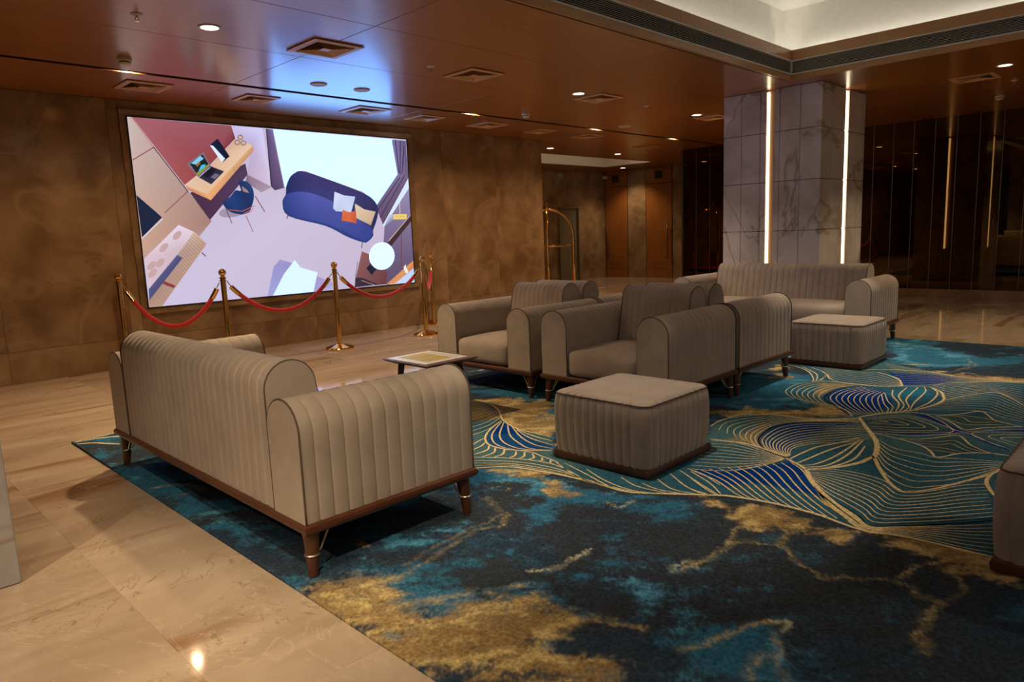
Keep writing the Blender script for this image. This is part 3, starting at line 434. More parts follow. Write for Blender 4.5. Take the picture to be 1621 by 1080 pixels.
PIC=[([(0.0,1.0),(1.0,1.0),(1.0,0.0),(0.0,0.0)],[(190,178,205),(205,190,215),(195,180,205),(205,195,225)]),([(0.0,1.0),(0.0128,1.0),(0.2137,0.4558),(0.1669,0.3653),(0.0027,0.2531),(0.0,0.3187)],[(205,190,190),(200,180,175),(165,125,115),(175,145,140),(190,160,150),(200,160,140)]),([(0.0145,1.0),(0.3071,0.9974),(0.3173,0.9284),(0.2262,0.7704),(0.1422,0.6566)],[(165,100,110),(150,85,95),(120,50,65),(150,65,70),(165,80,80)]),([(0.1567,0.6135),(0.3428,0.7881),(0.3475,0.7241),(0.2095,0.4629)],[(70,40,70),(75,50,85),(80,60,95),(75,45,75)]),([(0.3086,0.9976),(0.4122,0.9972),(0.4278,0.6559),(0.3459,0.724),(0.3704,0.8968),(0.3173,0.9284)],[(205,195,235),(215,210,250),(215,195,220),(190,170,200),(190,175,215),(200,190,230)]),([(0.3459,0.724),(0.4278,0.6559),(0.3892,0.622),(0.3374,0.6806)],[(140,115,140),(170,150,170),(165,145,165),(120,95,125)]),([(0.4507,0.9965),(0.9377,0.9935),(0.9503,0.7603),(0.8448,0.5445),(0.788,0.637),(0.6208,0.7246),(0.5568,0.759),(0.5249,0.7574),(0.4753,0.6542),(0.4649,0.7985)],[(226,335,500)]),([(0.4243,0.996),(0.4489,0.9936),(0.4582,0.8366),(0.4724,0.6513),(0.4371,0.6355),(0.4248,0.6586)],[(95,80,125),(125,110,160),(115,95,135),(100,80,120),(60,45,80),(75,60,95)]),([(0.4243,0.996),(0.4283,0.9965),(0.4281,0.6587),(0.4244,0.6641)],[(40,40,75)]),([(0.9312,0.9909),(0.998,0.9904),(1.0,0.7403),(0.8699,0.4017),(0.8383,0.5383),(0.9489,0.759)],[(125,115,165),(95,85,125),(110,90,125),(85,65,95),(100,85,125),(130,115,160)]),([(0.9465,0.991),(0.9551,0.7666),(0.959,0.7673),(0.9503,0.992)],[(50,40,70)]),([(0.9705,0.9908),(0.9592,0.7545),(0.963,0.7545),(0.9743,0.991)],[(50,40,70)]),([(0.9871,0.9582),(0.9682,0.7615),(0.9721,0.7611),(0.991,0.9581)],[(50,40,70)]),([(0.9592,0.7434),(0.8444,0.5147),(0.8474,0.5115),(0.9623,0.7403)],[(50,40,70)]),([(0.9817,0.7569),(0.8533,0.464),(0.8564,0.4611),(0.9849,0.7542)],[(50,40,70)]),([(0.9983,0.7306),(1.0,0.6632),(0.8729,0.4016),(0.8637,0.4084)],[(215,235,255)]),([(0.9997,0.6655),(1.0,0.4591),(1.0,0.1229),(0.875,0.0),(0.8402,0.0135),(0.8732,0.407)],[(150,140,180),(130,115,150),(100,85,115),(90,75,105),(70,55,80),(120,105,145)]),([(0.8989,0.4837),(0.9507,0.4826),(0.8721,0.402)],[(200,215,245),(120,110,150),(150,140,180)]),([(1.0,0.474),(1.0,0.4334),(0.8918,0.2561),(0.8805,0.2861)],[(60,35,45)]),([(1.0,0.4791),(0.8874,0.3051),(0.8893,0.3023),(1.0,0.4764)],[(225,210,190)]),([(0.9486,0.3439),(0.9384,0.1151),(0.9414,0.1147),(0.9516,0.3436)],[(110,50,60)]),([(0.9498,0.5695),(0.9462,0.4471),(0.9492,0.447),(0.9528,0.5695)],[(230,205,170)]),([(1.0,0.1562),(1.0,0.1071),(0.9039,0.0037),(0.8643,0.0056)],[(220,150,95),(200,120,70),(225,150,95),(215,140,85)]),([(1.0,0.0957),(1.0,0.0001),(0.9038,0.0022)],[(200,215,250)]),([(0.7629,0.2416),(0.8409,0.1843),(0.8715,0.0785),(0.857,0.0052),(0.8111,0.0045),(0.7292,0.0678)],[(140,90,90),(120,75,80),(110,60,65),(95,50,55),(110,65,70),(130,80,85)]),([(0.7269,0.0681),(0.7567,0.0641),(0.8279,0.0072),(0.7214,0.0032)],[(50,38,60)]),([(0.7411,0.1731),(0.7259,0.0685),(0.728,0.0676),(0.7432,0.1724)],[(50,40,55)]),([(0.751,0.0453),(0.8107,0.0043),(0.8115,0.0075),(0.7518,0.0485)],[(190,160,120)]),([(0.7774,0.1261),(0.7996,0.156),(0.8269,0.1204),(0.7992,0.0767)],[(18,25,50)]),([(0.9072,0.1698),(0.8996,0.1474),(0.8886,0.1288),(0.8751,0.1153),(0.8601,0.1078),(0.8445,0.1068),(0.8296,0.1122),(0.8162,0.1236),(0.8053,0.1402),(0.7975,0.1609),(0.7934,0.1841),(0.7932,0.2085),(0.7969,0.2324),(0.8043,0.2542),(0.8148,0.2725),(0.8278,0.2862),(0.8425,0.2941),(0.8579,0.2959),(0.873,0.2912),(0.8867,0.2803),(0.898,0.264),(0.9062,0.2432),(0.9107,0.2194),(0.911,0.1944)],[(232,275,340)]),([(0.8122,0.2207),(0.8761,0.1447),(0.877,0.1464),(0.8131,0.2224)],[(190,205,215)]),([(0.4609,0.564),(0.4622,0.5777),(0.4663,0.5883),(0.4712,0.598),(0.4749,0.6092),(0.4767,0.6225),(0.4777,0.6367),(0.4788,0.6512),(0.4809,0.6656),(0.4843,0.6803),(0.4885,0.6955),(0.4934,0.71),(0.499,0.7224),(0.5055,0.7327),(0.513,0.7415),(0.5208,0.7486),(0.5283,0.7536),(0.5346,0.7565),(0.5403,0.7573),(0.5471,0.7563),(0.5566,0.7533),(0.5694,0.7481),(0.5846,0.7406),(0.6018,0.7316),(0.6206,0.7217),(0.6421,0.7105),(0.6661,0.6978),(0.6907,0.6845),(0.7137,0.6717),(0.7351,0.6597),(0.756,0.6479),(0.7751,0.6363),(0.7917,0.6248),(0.8049,0.6141),(0.8154,0.6039),(0.824,0.5935),(0.8314,0.5819),(0.8379,0.5693),(0.843,0.5558),(0.8465,0.5414),(0.8484,0.5257),(0.8483,0.5081),(0.8463,0.4889),(0.8432,0.4693),(0.8396,0.4504),(0.835,0.4316),(0.8293,0.4126),(0.8238,0.3948),(0.8198,0.3795),(0.8186,0.3674),(0.819,0.3578),(0.8193,0.3493),(0.8176,0.3405),(0.8129,0.3305),(0.8066,0.3202),(0.7995,0.3111),(0.7929,0.3044),(0.7881,0.3002),(0.784,0.2979),(0.7785,0.298),(0.7696,0.3011),(0.7564,0.3076),(0.7402,0.317),(0.7221,0.3288),(0.7033,0.3424),(0.6849,0.3586),(0.6662,0.3772),(0.645,0.3965),(0.6194,0.4148),(0.585,0.4314),(0.5446,0.447),(0.5069,0.4628),(0.4799,0.48),(0.4663,0.5005),(0.4611,0.5232),(0.4606,0.5453)],[(25,45,100),(24,43,98),(23,42,97),(22,41,96),(22,40,95),(22,40,95),(22,40,95),(22,40,95),(22,40,95),(24,40,95),(26,40,95),(28,40,95),(30,40,95),(40,45,101),(50,50,107),(60,55,113),(70,60,120),(67,58,118),(65,57,117),(62,56,116),(60,55,115),(58,53,113),(57,52,112),(56,51,111),(55,50,110),(53,48,108),(52,47,107),(51,46,106),(50,45,105),(48,45,103),(47,45,102),(46,45,101),(45,45,100),(42,43,98),(40,42,97),(37,41,96),(35,40,95),(31,38,92),(28,37,90),(25,36,87),(22,35,85),(21,35,85),(21,35,85),(20,35,85),(20,35,85),(20,35,85),(20,35,85),(20,35,85),(20,35,85),(21,38,91),(22,42,97),(23,46,103),(25,50,110),(26,51,112),(27,52,115),(28,53,117),(30,55,120),(30,55,121),(30,55,122),(30,55,123),(30,55,125),(31,56,126),(32,57,127),(33,58,128),(35,60,130),(35,60,130),(35,60,130),(35,60,130),(35,60,130),(33,58,127),(32,57,125),(31,56,122),(30,55,120),(28,52,115),(27,50,110),(26,47,105)]),([(0.4623,0.5584),(0.4632,0.5738),(0.4663,0.5885),(0.4715,0.6015),(0.4785,0.6121),(0.4881,0.6197),(0.5001,0.6249),(0.5133,0.6281),(0.5264,0.6297),(0.5389,0.6299),(0.5515,0.6284),(0.5649,0.6248),(0.5797,0.619),(0.5963,0.6106),(0.6145,0.5999),(0.6334,0.5871),(0.6521,0.5726),(0.6706,0.5557),(0.6891,0.5365),(0.7078,0.5164),(0.7268,0.4966),(0.7486,0.4753),(0.7723,0.4524),(0.793,0.4325),(0.8052,0.4202),(0.8036,0.4207),(0.7922,0.4304),(0.7797,0.4407),(0.7746,0.4432),(0.7812,0.4348),(0.7944,0.4201),(0.8082,0.4028),(0.8168,0.3867),(0.8183,0.3717),(0.816,0.3562),(0.8113,0.3419),(0.8055,0.3306),(0.8001,0.3208),(0.7941,0.3124),(0.7849,0.3086),(0.7701,0.3131),(0.7471,0.3297),(0.7184,0.3554),(0.6885,0.3826),(0.6618,0.4042),(0.6398,0.4184),(0.62,0.429),(0.6003,0.4381),(0.5789,0.4477),(0.5532,0.4573),(0.5251,0.4661),(0.4993,0.4757),(0.4802,0.4877),(0.4695,0.5036),(0.4643,0.5222),(0.4626,0.5412)],[(35,60,130),(37,61,132),(40,62,135),(42,63,137),(45,65,140),(51,68,146),(57,72,152),(63,76,158),(70,80,165),(72,82,167),(75,85,170),(77,87,172),(80,90,175),(78,88,172),(77,87,170),(76,86,167),(75,85,165),(72,82,162),(70,80,160),(67,77,157),(65,75,155),(63,73,153),(62,72,152),(61,71,151),(60,70,150),(60,70,150),(60,70,150),(60,70,150),(60,70,150),(55,67,146),(50,65,142),(45,62,138),(40,60,135),(40,61,137),(40,62,140),(40,63,142),(40,65,145),(41,65,145),(42,65,145),(43,65,145),(45,65,145),(48,67,147),(52,70,150),(56,72,152),(60,75,155),(58,74,153),(57,73,152),(56,72,151),(55,72,150),(51,69,146),(47,66,142),(43,63,138),(40,60,135),(38,60,133),(37,60,132),(36,60,131)]),([(0.4789,0.5022),(0.4703,0.4654),(0.4733,0.4637),(0.4819,0.5006)],[(90,40,60)]),([(0.7671,0.3017),(0.7612,0.2634),(0.7644,0.2622),(0.7703,0.3006)],[(60,35,60)]),([(0.6659,0.6332),(0.7036,0.6104),(0.7514,0.603),(0.729,0.5015),(0.6649,0.5086),(0.6549,0.5279)],[(215,225,250),(200,212,245),(190,200,235),(205,215,245),(190,205,240),(205,215,245)]),([(0.747,0.5586),(0.788,0.5189),(0.8363,0.5039),(0.8111,0.4124),(0.7495,0.4624)],[(225,205,180),(215,190,165),(205,180,155),(195,165,140),(215,190,160)]),([(0.6943,0.5196),(0.7191,0.5016),(0.75,0.5084),(0.7491,0.4273),(0.7168,0.4389),(0.6857,0.446)],[(225,120,75),(215,105,65),(205,95,60),(190,80,50),(215,105,65),(205,95,60)]),([(0.1436,0.6567),(0.2292,0.7706),(0.3171,0.9258),(0.3729,0.8954),(0.2085,0.6079)],[(230,195,170),(220,180,155),(205,170,150),(235,200,170),(230,190,155)]),([(0.1436,0.6567),(0.2085,0.6079),(0.3729,0.8954),(0.3759,0.8653),(0.2185,0.574),(0.1519,0.6288)],[(225,165,130),(235,175,120),(215,170,130),(195,145,110),(230,160,110),(190,125,105)]),([(0.3008,0.7666),(0.3067,0.7325),(0.3077,0.7332),(0.3018,0.7673)],[(150,100,80)]),([(0.1557,0.7712),(0.2096,0.84),(0.2295,0.7654),(0.1874,0.7005)],[(125,115,130)]),([(0.1652,0.7728),(0.2065,0.827),(0.2247,0.7693),(0.1857,0.7107)],[(25,35,40)]),([(0.1687,0.7745),(0.1997,0.8188),(0.2091,0.8042),(0.1827,0.7703)],[(130,205,240)]),([(0.1893,0.735),(0.1999,0.7688),(0.2132,0.7737),(0.2107,0.754),(0.1903,0.7273)],[(60,195,230)]),([(0.1798,0.7192),(0.2237,0.778),(0.2247,0.7693),(0.1857,0.7107)],[(150,150,50)]),([(0.1825,0.7678),(0.1952,0.7889),(0.1974,0.7763),(0.1863,0.7578)],[(150,110,60)]),([(0.1874,0.7005),(0.2288,0.7643),(0.2698,0.7379),(0.2248,0.663)],[(45,42,65)]),([(0.2001,0.7201),(0.2299,0.7577),(0.2456,0.7456),(0.2133,0.6948)],[(20,22,40)]),([(0.2255,0.7031),(0.2416,0.7256),(0.2537,0.7173),(0.2374,0.6921)],[(115,105,130)]),([(0.1894,0.7005),(0.2275,0.7564),(0.2265,0.7587),(0.1884,0.7028)],[(190,190,205)]),([(0.2322,0.8812),(0.2594,0.9198),(0.2926,0.8242),(0.2673,0.7875)],[(22,38,70),(15,28,55),(10,20,45),(15,25,50)]),([(0.2322,0.8812),(0.2424,0.8786),(0.2767,0.81),(0.2658,0.7868)],[(225,235,252)]),([(0.3319,0.9063),(0.3302,0.8987),(0.3264,0.8929),(0.3215,0.8904),(0.3168,0.892),(0.3135,0.8971),(0.3126,0.9044),(0.3143,0.912),(0.3181,0.9178),(0.323,0.9203),(0.3277,0.9188),(0.331,0.9137)],[(125,90,85)]),([(0.3294,0.9061),(0.3282,0.9006),(0.3253,0.8965),(0.3217,0.8947),(0.3182,0.8958),(0.3158,0.8994),(0.3151,0.9047),(0.3164,0.9101),(0.3192,0.9143),(0.3228,0.916),(0.3263,0.915),(0.3287,0.9113)],[(205,175,165)]),([(0.3522,0.9057),(0.3505,0.898),(0.3466,0.8922),(0.3417,0.8897),(0.3369,0.8912),(0.3336,0.8964),(0.3327,0.9038),(0.3344,0.9114),(0.3382,0.9172),(0.3432,0.9197),(0.348,0.9182),(0.3513,0.9131)],[(125,90,85)]),([(0.3496,0.9054),(0.3484,0.8999),(0.3456,0.8958),(0.3419,0.894),(0.3383,0.8951),(0.3359,0.8988),(0.3352,0.904),(0.3365,0.9095),(0.3393,0.9136),(0.343,0.9154),(0.3465,0.9144),(0.3489,0.9107)],[(205,175,165)]),([(0.3437,0.9364),(0.342,0.9288),(0.3382,0.923),(0.3332,0.9205),(0.3285,0.922),(0.3253,0.9271),(0.3243,0.9344),(0.326,0.942),(0.3298,0.9478),(0.3348,0.9503),(0.3395,0.9489),(0.3428,0.9438)],[(125,90,85)]),([(0.3412,0.9362),(0.34,0.9307),(0.3371,0.9265),(0.3335,0.9247),(0.33,0.9258),(0.3275,0.9294),(0.3269,0.9346),(0.3281,0.9401),(0.3309,0.9443),(0.3346,0.9461),(0.3381,0.945),(0.3405,0.9414)],[(205,175,165)]),([(0.0012,0.5992),(0.0547,0.5022),(0.0656,0.4805),(0.0032,0.3766),(0.002,0.5071)],[(12,32,62)]),([(0.0032,0.3682),(0.0683,0.4724),(0.0665,0.4764),(0.0014,0.3722)],[(225,215,240)]),([(0.0027,0.7779),(0.0647,0.8489),(0.0635,0.853),(0.0016,0.782)],[(140,60,75)]),([(0.0754,0.5027),(0.1518,0.622),(0.1503,0.6253),(0.0739,0.5059)],[(150,65,65)]),([(0.0117,0.999),(0.0626,0.8519),(0.0648,0.8548),(0.0138,1.0)],[(200,120,80)]),([(0.0626,0.8519),(0.1502,0.6171),(0.1525,0.62),(0.0648,0.8549)],[(70,35,45)]),([(0.1115,0.4391),(0.1562,0.3985),(0.1042,0.2881),(0.0049,0.0976),(0.003,0.2642)],[(230,215,235),(225,205,215),(205,180,190),(215,190,205),(220,195,210)]),([(0.1171,0.4035),(0.1182,0.3919),(0.1138,0.3765),(0.1057,0.363),(0.0969,0.3567),(0.0909,0.36),(0.0899,0.3715),(0.0942,0.3868),(0.1023,0.4003),(0.111,0.4066)],[(198,165,165)]),([(0.0743,0.3391),(0.0754,0.3276),(0.0711,0.3123),(0.0631,0.2991),(0.0545,0.293),(0.0486,0.2964),(0.0476,0.3078),(0.0519,0.323),(0.0598,0.3362),(0.0684,0.3423)],[(198,165,165)]),([(0.0586,0.2579),(0.0596,0.2464),(0.0553,0.2312),(0.0473,0.2181),(0.0388,0.2122),(0.033,0.2157),(0.032,0.2272),(0.0362,0.2424),(0.0441,0.2554),(0.0526,0.2614)],[(198,165,165)]),([(0.0335,0.2039),(0.0345,0.1924),(0.0302,0.1773),(0.0224,0.1644),(0.0139,0.1587),(0.0082,0.1622),(0.0072,0.1737),(0.0114,0.1888),(0.0192,0.2016),(0.0277,0.2074)],[(198,165,165)]),([(0.0333,0.2451),(0.0342,0.2336),(0.03,0.2185),(0.0221,0.2056),(0.0137,0.1998),(0.008,0.2033),(0.007,0.2147),(0.0112,0.2297),(0.019,0.2426),(0.0274,0.2485)],[(198,165,165)]),([(0.1567,0.3985),(0.191,0.3297),(0.0371,0.0),(0.0011,0.0),(0.0019,0.0489),(0.0979,0.2757)],[(215,185,165),(190,155,135),(185,150,130),(180,145,125),(170,135,120),(180,150,140)]),([(0.1519,0.388),(0.1859,0.3189),(0.1867,0.3203),(0.1527,0.3894)],[(140,105,95)]),([(0.1463,0.3758),(0.18,0.3063),(0.1808,0.3076),(0.1471,0.3771)],[(140,105,95)]),([(0.1407,0.3636),(0.1741,0.2937),(0.175,0.2951),(0.1415,0.3649)],[(140,105,95)]),([(0.1351,0.3514),(0.1683,0.2812),(0.1691,0.2825),(0.136,0.3527)],[(140,105,95)]),([(0.1296,0.3392),(0.1624,0.2687),(0.1633,0.27),(0.1304,0.3405)],[(140,105,95)]),([(0.124,0.3271),(0.1566,0.2562),(0.1574,0.2575),(0.1249,0.3284)],[(140,105,95)]),([(0.1185,0.315),(0.1508,0.2437),(0.1516,0.245),(0.1194,0.3162)],[(140,105,95)]),([(0.113,0.3029),(0.145,0.2313),(0.1458,0.2326),(0.1138,0.3041)],[(140,105,95)]),([(0.1075,0.2908),(0.1392,0.2189),(0.14,0.2201),(0.1083,0.2921)],[(140,105,95)]),([(0.102,0.2788),(0.1334,0.2065),(0.1343,0.2078),(0.1029,0.28)],[(140,105,95)]),([(0.0965,0.2668),(0.1277,0.1941),(0.1285,0.1954),(0.0974,0.268)],[(140,105,95)]),([(0.0911,0.2548),(0.1219,0.1818),(0.1228,0.1831),(0.0919,0.256)],[(140,105,95)]),([(0.0856,0.2428),(0.1162,0.1695),(0.117,0.1708),(0.0865,0.2441)],[(140,105,95)]),([(0.0802,0.2309),(0.1104,0.1573),(0.1113,0.1585),(0.081,0.2321)],[(140,105,95)]),([(0.0748,0.219),(0.1047,0.145),(0.1056,0.1462),(0.0756,0.2202)],[(140,105,95)]),([(0.0693,0.2071),(0.099,0.1328),(0.0999,0.134),(0.0702,0.2083)],[(140,105,95)]),([(0.0639,0.1953),(0.0934,0.1206),(0.0942,0.1218),(0.0648,0.1964)],[(140,105,95)]),([(0.0585,0.1834),(0.0877,0.1085),(0.0885,0.1097),(0.0594,0.1846)],[(140,105,95)]),([(0.0531,0.1716),(0.082,0.0964),(0.0829,0.0975),(0.054,0.1728)],[(140,105,95)]),([(0.0478,0.1598),(0.0764,0.0843),(0.0772,0.0854),(0.0486,0.161)],[(140,105,95)]),([(0.0424,0.1481),(0.0707,0.0722),(0.0716,0.0733),(0.0432,0.1492)],[(140,105,95)]),([(0.0371,0.1364),(0.0651,0.0601),(0.066,0.0613),(0.0379,0.1375)],[(140,105,95)]),([(0.0317,0.1247),(0.0595,0.0481),(0.0604,0.0492),(0.0326,0.1258)],[(140,105,95)]),([(0.0264,0.113),(0.0539,0.0361),(0.0548,0.0372),(0.0272,0.1141)],[(140,105,95)]),([(0.0211,0.1013),(0.0483,0.0242),(0.0492,0.0253),(0.0219,0.1024)],[(140,105,95)]),([(0.0158,0.0897),(0.0428,0.0122),(0.0436,0.0133),(0.0166,0.0908)],[(140,105,95)]),([(0.0979,0.2757),(0.1123,0.256),(0.0027,0.0384),(0.0044,0.0977)],[(85,90,135),(70,75,120),(75,75,120),(85,85,130)]),([(0.0513,0.136),(0.083,0.1068),(0.0761,0.0936),(0.0458,0.1217)],[(135,60,70)]),([(0.1716,0.2799),(0.1822,0.2575),(0.185,0.2619),(0.1744,0.2842)],[(110,75,85)]),([(0.3394,0.5284),(0.3363,0.5146),(0.3259,0.5004),(0.3098,0.4881),(0.2906,0.4794),(0.2713,0.4758),(0.2548,0.4775),(0.2435,0.4845),(0.2391,0.4954),(0.242,0.5088),(0.252,0.5226),(0.2676,0.5349),(0.2864,0.5437),(0.3058,0.5478),(0.3228,0.5463),(0.3346,0.5395)],[(160,145,170)]),([(0.2552,0.5591),(0.2583,0.5687),(0.265,0.5771),(0.273,0.5852),(0.28,0.5938),(0.2854,0.6039),(0.2906,0.6148),(0.2956,0.6246),(0.3004,0.6314),(0.3058,0.6327),(0.3114,0.6302),(0.3162,0.6281),(0.3191,0.6307),(0.3188,0.6412),(0.316,0.6566),(0.3136,0.672),(0.314,0.6826),(0.3186,0.6872),(0.3259,0.6884),(0.3339,0.6869),(0.3407,0.6834),(0.3461,0.6776),(0.3509,0.6692),(0.355,0.6593),(0.3581,0.6488),(0.3602,0.6375),(0.3614,0.6252),(0.3618,0.6124),(0.3615,0.5998),(0.3603,0.5874),(0.3583,0.5748),(0.3558,0.5625),(0.3532,0.5506),(0.35,0.538),(0.3462,0.525),(0.3429,0.5139),(0.3414,0.5069),(0.3434,0.5063),(0.3478,0.5104),(0.3516,0.5151),(0.3515,0.5163),(0.3465,0.5117),(0.3383,0.5038),(0.3284,0.4962),(0.3184,0.4923),(0.3078,0.493),(0.2961,0.4963),(0.2849,0.5019),(0.2756,0.5095),(0.2679,0.52),(0.2612,0.5333),(0.2566,0.5471)],[(20,45,95),(22,50,102),(25,55,110),(27,60,117),(30,65,125),(28,63,123),(27,62,122),(26,61,121),(25,60,120),(23,56,113),(22,52,107),(21,48,101),(20,45,95),(21,46,95),(22,47,95),(23,48,95),(25,50,95),(26,52,98),(27,55,102),(28,57,106),(30,60,110),(30,61,112),(30,62,115),(30,63,117),(30,65,120),(28,62,117),(27,60,115),(26,57,112),(25,55,110),(23,52,106),(22,50,102),(21,47,98),(20,45,95),(19,43,92),(19,42,90),(18,41,87),(18,40,85),(19,47,97),(21,55,110),(23,62,122),(25,70,135),(23,67,131),(22,65,127),(21,62,123),(20,60,120),(20,56,113),(20,52,107),(20,48,101),(20,45,95),(20,45,95),(20,45,95),(20,45,95)]),([(0.3237,0.6587),(0.3413,0.6322),(0.3453,0.616),(0.3252,0.6265)],[(160,130,130)]),([(0.364,0.5985),(0.3928,0.5057),(0.3955,0.5083),(0.3667,0.6012)],[(140,65,65)]),([(0.3265,0.4859),(0.3457,0.3876),(0.348,0.3891),(0.3288,0.4874)],[(165,75,75)]),([(0.2629,0.5223),(0.2777,0.4401),(0.2799,0.4416),(0.2651,0.5238)],[(75,45,75)]),([(0.2728,0.5183),(0.316,0.5094),(0.3164,0.5134),(0.2733,0.5222)],[(200,95,75)]),([(0.3166,0.5096),(0.3614,0.5418),(0.3606,0.5455),(0.3158,0.5133)],[(200,95,75)]),([(0.319,0.4922),(0.3558,0.5255),(0.3548,0.529),(0.318,0.4957)],[(215,110,85)]),([(0.4078,0.1751),(0.4329,0.2179),(0.4786,0.1903),(0.5726,0.0952),(0.6304,0.0461),(0.6641,0.0097),(0.5188,0.0009),(0.3767,0.0005)],[(150,150,205),(165,160,215),(150,145,200),(165,155,205),(170,160,210),(190,180,220),(160,155,210),(160,165,220)]),([(0.4422,0.1253),(0.4874,0.2091),(0.5074,0.1605),(0.5716,0.1213),(0.5497,0.0),(0.3957,0.0)],[(222,250,330)]),([(0.918,0.4852),(0.9811,0.4864),(0.98,0.4487),(0.9138,0.4494)],[(235,205,115)]),([(0.9294,0.4672),(0.9398,0.4678),(0.9398,0.4717),(0.9294,0.4711)],[(205,165,75)]),([(0.9449,0.4668),(0.9554,0.4674),(0.9554,0.4713),(0.9448,0.4707)],[(205,165,75)]),([(0.9605,0.4664),(0.9711,0.467),(0.9711,0.4709),(0.9605,0.4703)],[(205,165,75)]),([(0.95,0.1138),(0.9608,0.135),(0.9617,0.1124),(0.9698,0.0889),(0.9643,0.0783),(0.9519,0.0911)],[(240,235,240)]),([(0.9541,0.0795),(0.9648,0.0933),(0.972,0.0773),(0.9625,0.0672)],[(240,235,240)])]

def catmull(P,n):
    P=np.array(P,float)
    if len(P)==2: return P[0]+(P[1]-P[0])*np.linspace(0,1,n)[:,None]
    Q=np.vstack([2*P[0]-P[1],P,2*P[-1]-P[-2]]); out=[]
    for i in range(len(P)-1):
        p0,p1,p2,p3=Q[i:i+4]; t=np.linspace(0,1,12,endpoint=False)[:,None]
        out.append(.5*((2*p1)+(-p0+p2)*t+(2*p0-5*p1+4*p2-p3)*t*t+(-p0+3*p1-3*p2+p3)*t**3))
    C=np.vstack(out+[P[-1:]]); s=np.r_[0,np.cumsum(np.hypot(*np.diff(C,axis=0).T))]; u=np.linspace(0,s[-1],n)
    return np.stack([np.interp(u,s,C[:,0]),np.interp(u,s,C[:,1])],1)
RS=np.random.RandomState(11)
_tabs=[RS.rand(64,64) for _ in range(12)]
def vnoise(x,y,k):
    T=_tabs[k%12]; xi=np.floor(x).astype(int); yi=np.floor(y).astype(int); fx=x-xi; fy=y-yi; fx=fx*fx*(3-2*fx); fy=fy*fy*(3-2*fy)
    a=T[xi%64,yi%64]; b=T[(xi+1)%64,yi%64]; c=T[xi%64,(yi+1)%64]; d=T[(xi+1)%64,(yi+1)%64]
    return (a*(1-fx)+b*fx)*(1-fy)+(c*(1-fx)+d*fx)*fy
def fbm(x,y,k,o=5,g=.55):
    s=0;a=1;t=0
    for i in range(o): s=s+a*vnoise(x*2**i+17.3*i,y*2**i-9.1*i,k+i); t+=a; a*=g
    return s/t
def sdist(X,Y,P):
    P=np.array(P); d=np.full(X.shape,1e9); ins=np.zeros(X.shape,bool); n=len(P)
    for i in range(n):
        a=P[i]; b=P[(i+1)%n]; e=b-a; L=e@e+1e-12
        t=np.clip(((X-a[0])*e[0]+(Y-a[1])*e[1])/L,0,1); d=np.minimum(d,np.hypot(X-a[0]-t*e[0],Y-a[1]-t*e[1]))
        c=((a[1]>Y)!=(b[1]>Y))&(X<(b[0]-a[0])*(Y-a[1])/(b[1]-a[1]+1e-12)+a[0]); ins^=c
    return np.where(ins,-d,d)
def sstep(a,b,x): t=np.clip((x-a)/(b-a),0,1); return t*t*(3-2*t)
# the motif is woven as a mirror pair: repeat it across its axis for the half beyond the right ottoman
AX=math.radians(7.9); _c,_s=math.cos(2*AX),math.sin(2*AX)
def mir(P): return [(_c*p[0]+_s*p[1],_s*p[0]-_c*p[1]) for p in P]
LIN=LIN+[(mir(P),w_) for P,w_ in LIN]
FAM=FAM+[(mir(a),mir(b),n_,w_) for a,b,n_,w_ in FAM]
ZONES=ZONES+[(c,mir(P),s_) for c,P,s_ in ZONES if c not in ('teal','gold')]
ST_=.0115
nx=int((CX1-CX0)/ST_)+1; ny=int((CY1-CY0)/ST_)+1
gx_=np.linspace(CX0,CX1,nx); gy_=np.linspace(CY0,CY1,ny); X,Y=np.meshgrid(gx_,gy_,indexing='ij'); X=X.ravel(); Y=Y.ravel()
# rotated, stretched coordinates: the printed clouds run mostly across the room's diagonal
U=(X-Y)*.7071; V=(X+Y)*.7071
wx=fbm(U*.9,V*1.3,1)-.5; wy=fbm(U*.9+5,V*1.3+9,4)-.5
n1=fbm(U*.8+1.6*wx,V*1.9+1.6*wy,2,6,.6); n2=fbm(U*1.3+2.2*wy+3,V*2.6+2.2*wx,5,6,.62); n3=fbm(U*3.+2*wx,V*5.+2*wy,7,5,.65); nf=fbm(X*14,Y*14,3,4,.7); n4=fbm(U*7.+3*wx,V*12.+3*wy,9,5,.7)
lc=lambda *c: np.array(s2l(c))
KC=1.95; TINT=np.array((.82,1.0,1.12))
navy=lc(43,44,47); navy2=lc(37,45,54); teal=lc(40,80,98); teal2=lc(74,120,136); gold=lc(126,95,56); gold2=lc(172,140,90); cream=lc(196,178,142)
fteal=lc(40,72,84); fteal2=lc(58,82,84); fblue=lc(4,42,96); fdark=lc(38,48,50); fgold=lc(140,108,62); dblue=lc(16,34,92)
def mix(a,b,w): return a*(1-w[:,None])+b*w[:,None]
C=mix(np.tile(navy,(len(X),1)),navy2,sstep(.4,.62,n1))
def near(P,pad):
    P=np.array(P); return (X>P[:,0].min()-pad)&(X<P[:,0].max()+pad)&(Y>P[:,1].min()-pad)&(Y<P[:,1].max()+pad)
tw=np.zeros(len(X)); gw=np.zeros(len(X)); fw=np.zeros(len(X))
lay=[]
for c,P,soft in ZONES:
    m=near(P,.5); d=np.full(len(X),1.); d[m]=sdist(X[m],Y[m],P)
    if c=='teal': tw=np.maximum(tw,sstep(soft*1.6,-soft*1.6,d-(n2-.5)*.6+(n3-.5)*.6))
    elif c=='gold': gw=np.maximum(gw,sstep(soft*1.6,-soft*1.6,d+(n1-.5)*.30+(n3-.5)*.50))
    else: lay.append((c,sstep(soft,-soft,d)))
tw=np.maximum(tw,.8*sstep(.62,.70,n2)); gw=np.maximum(gw,.55*sstep(.66,.72,n3*.6+n1*.4)*(n2>.45))
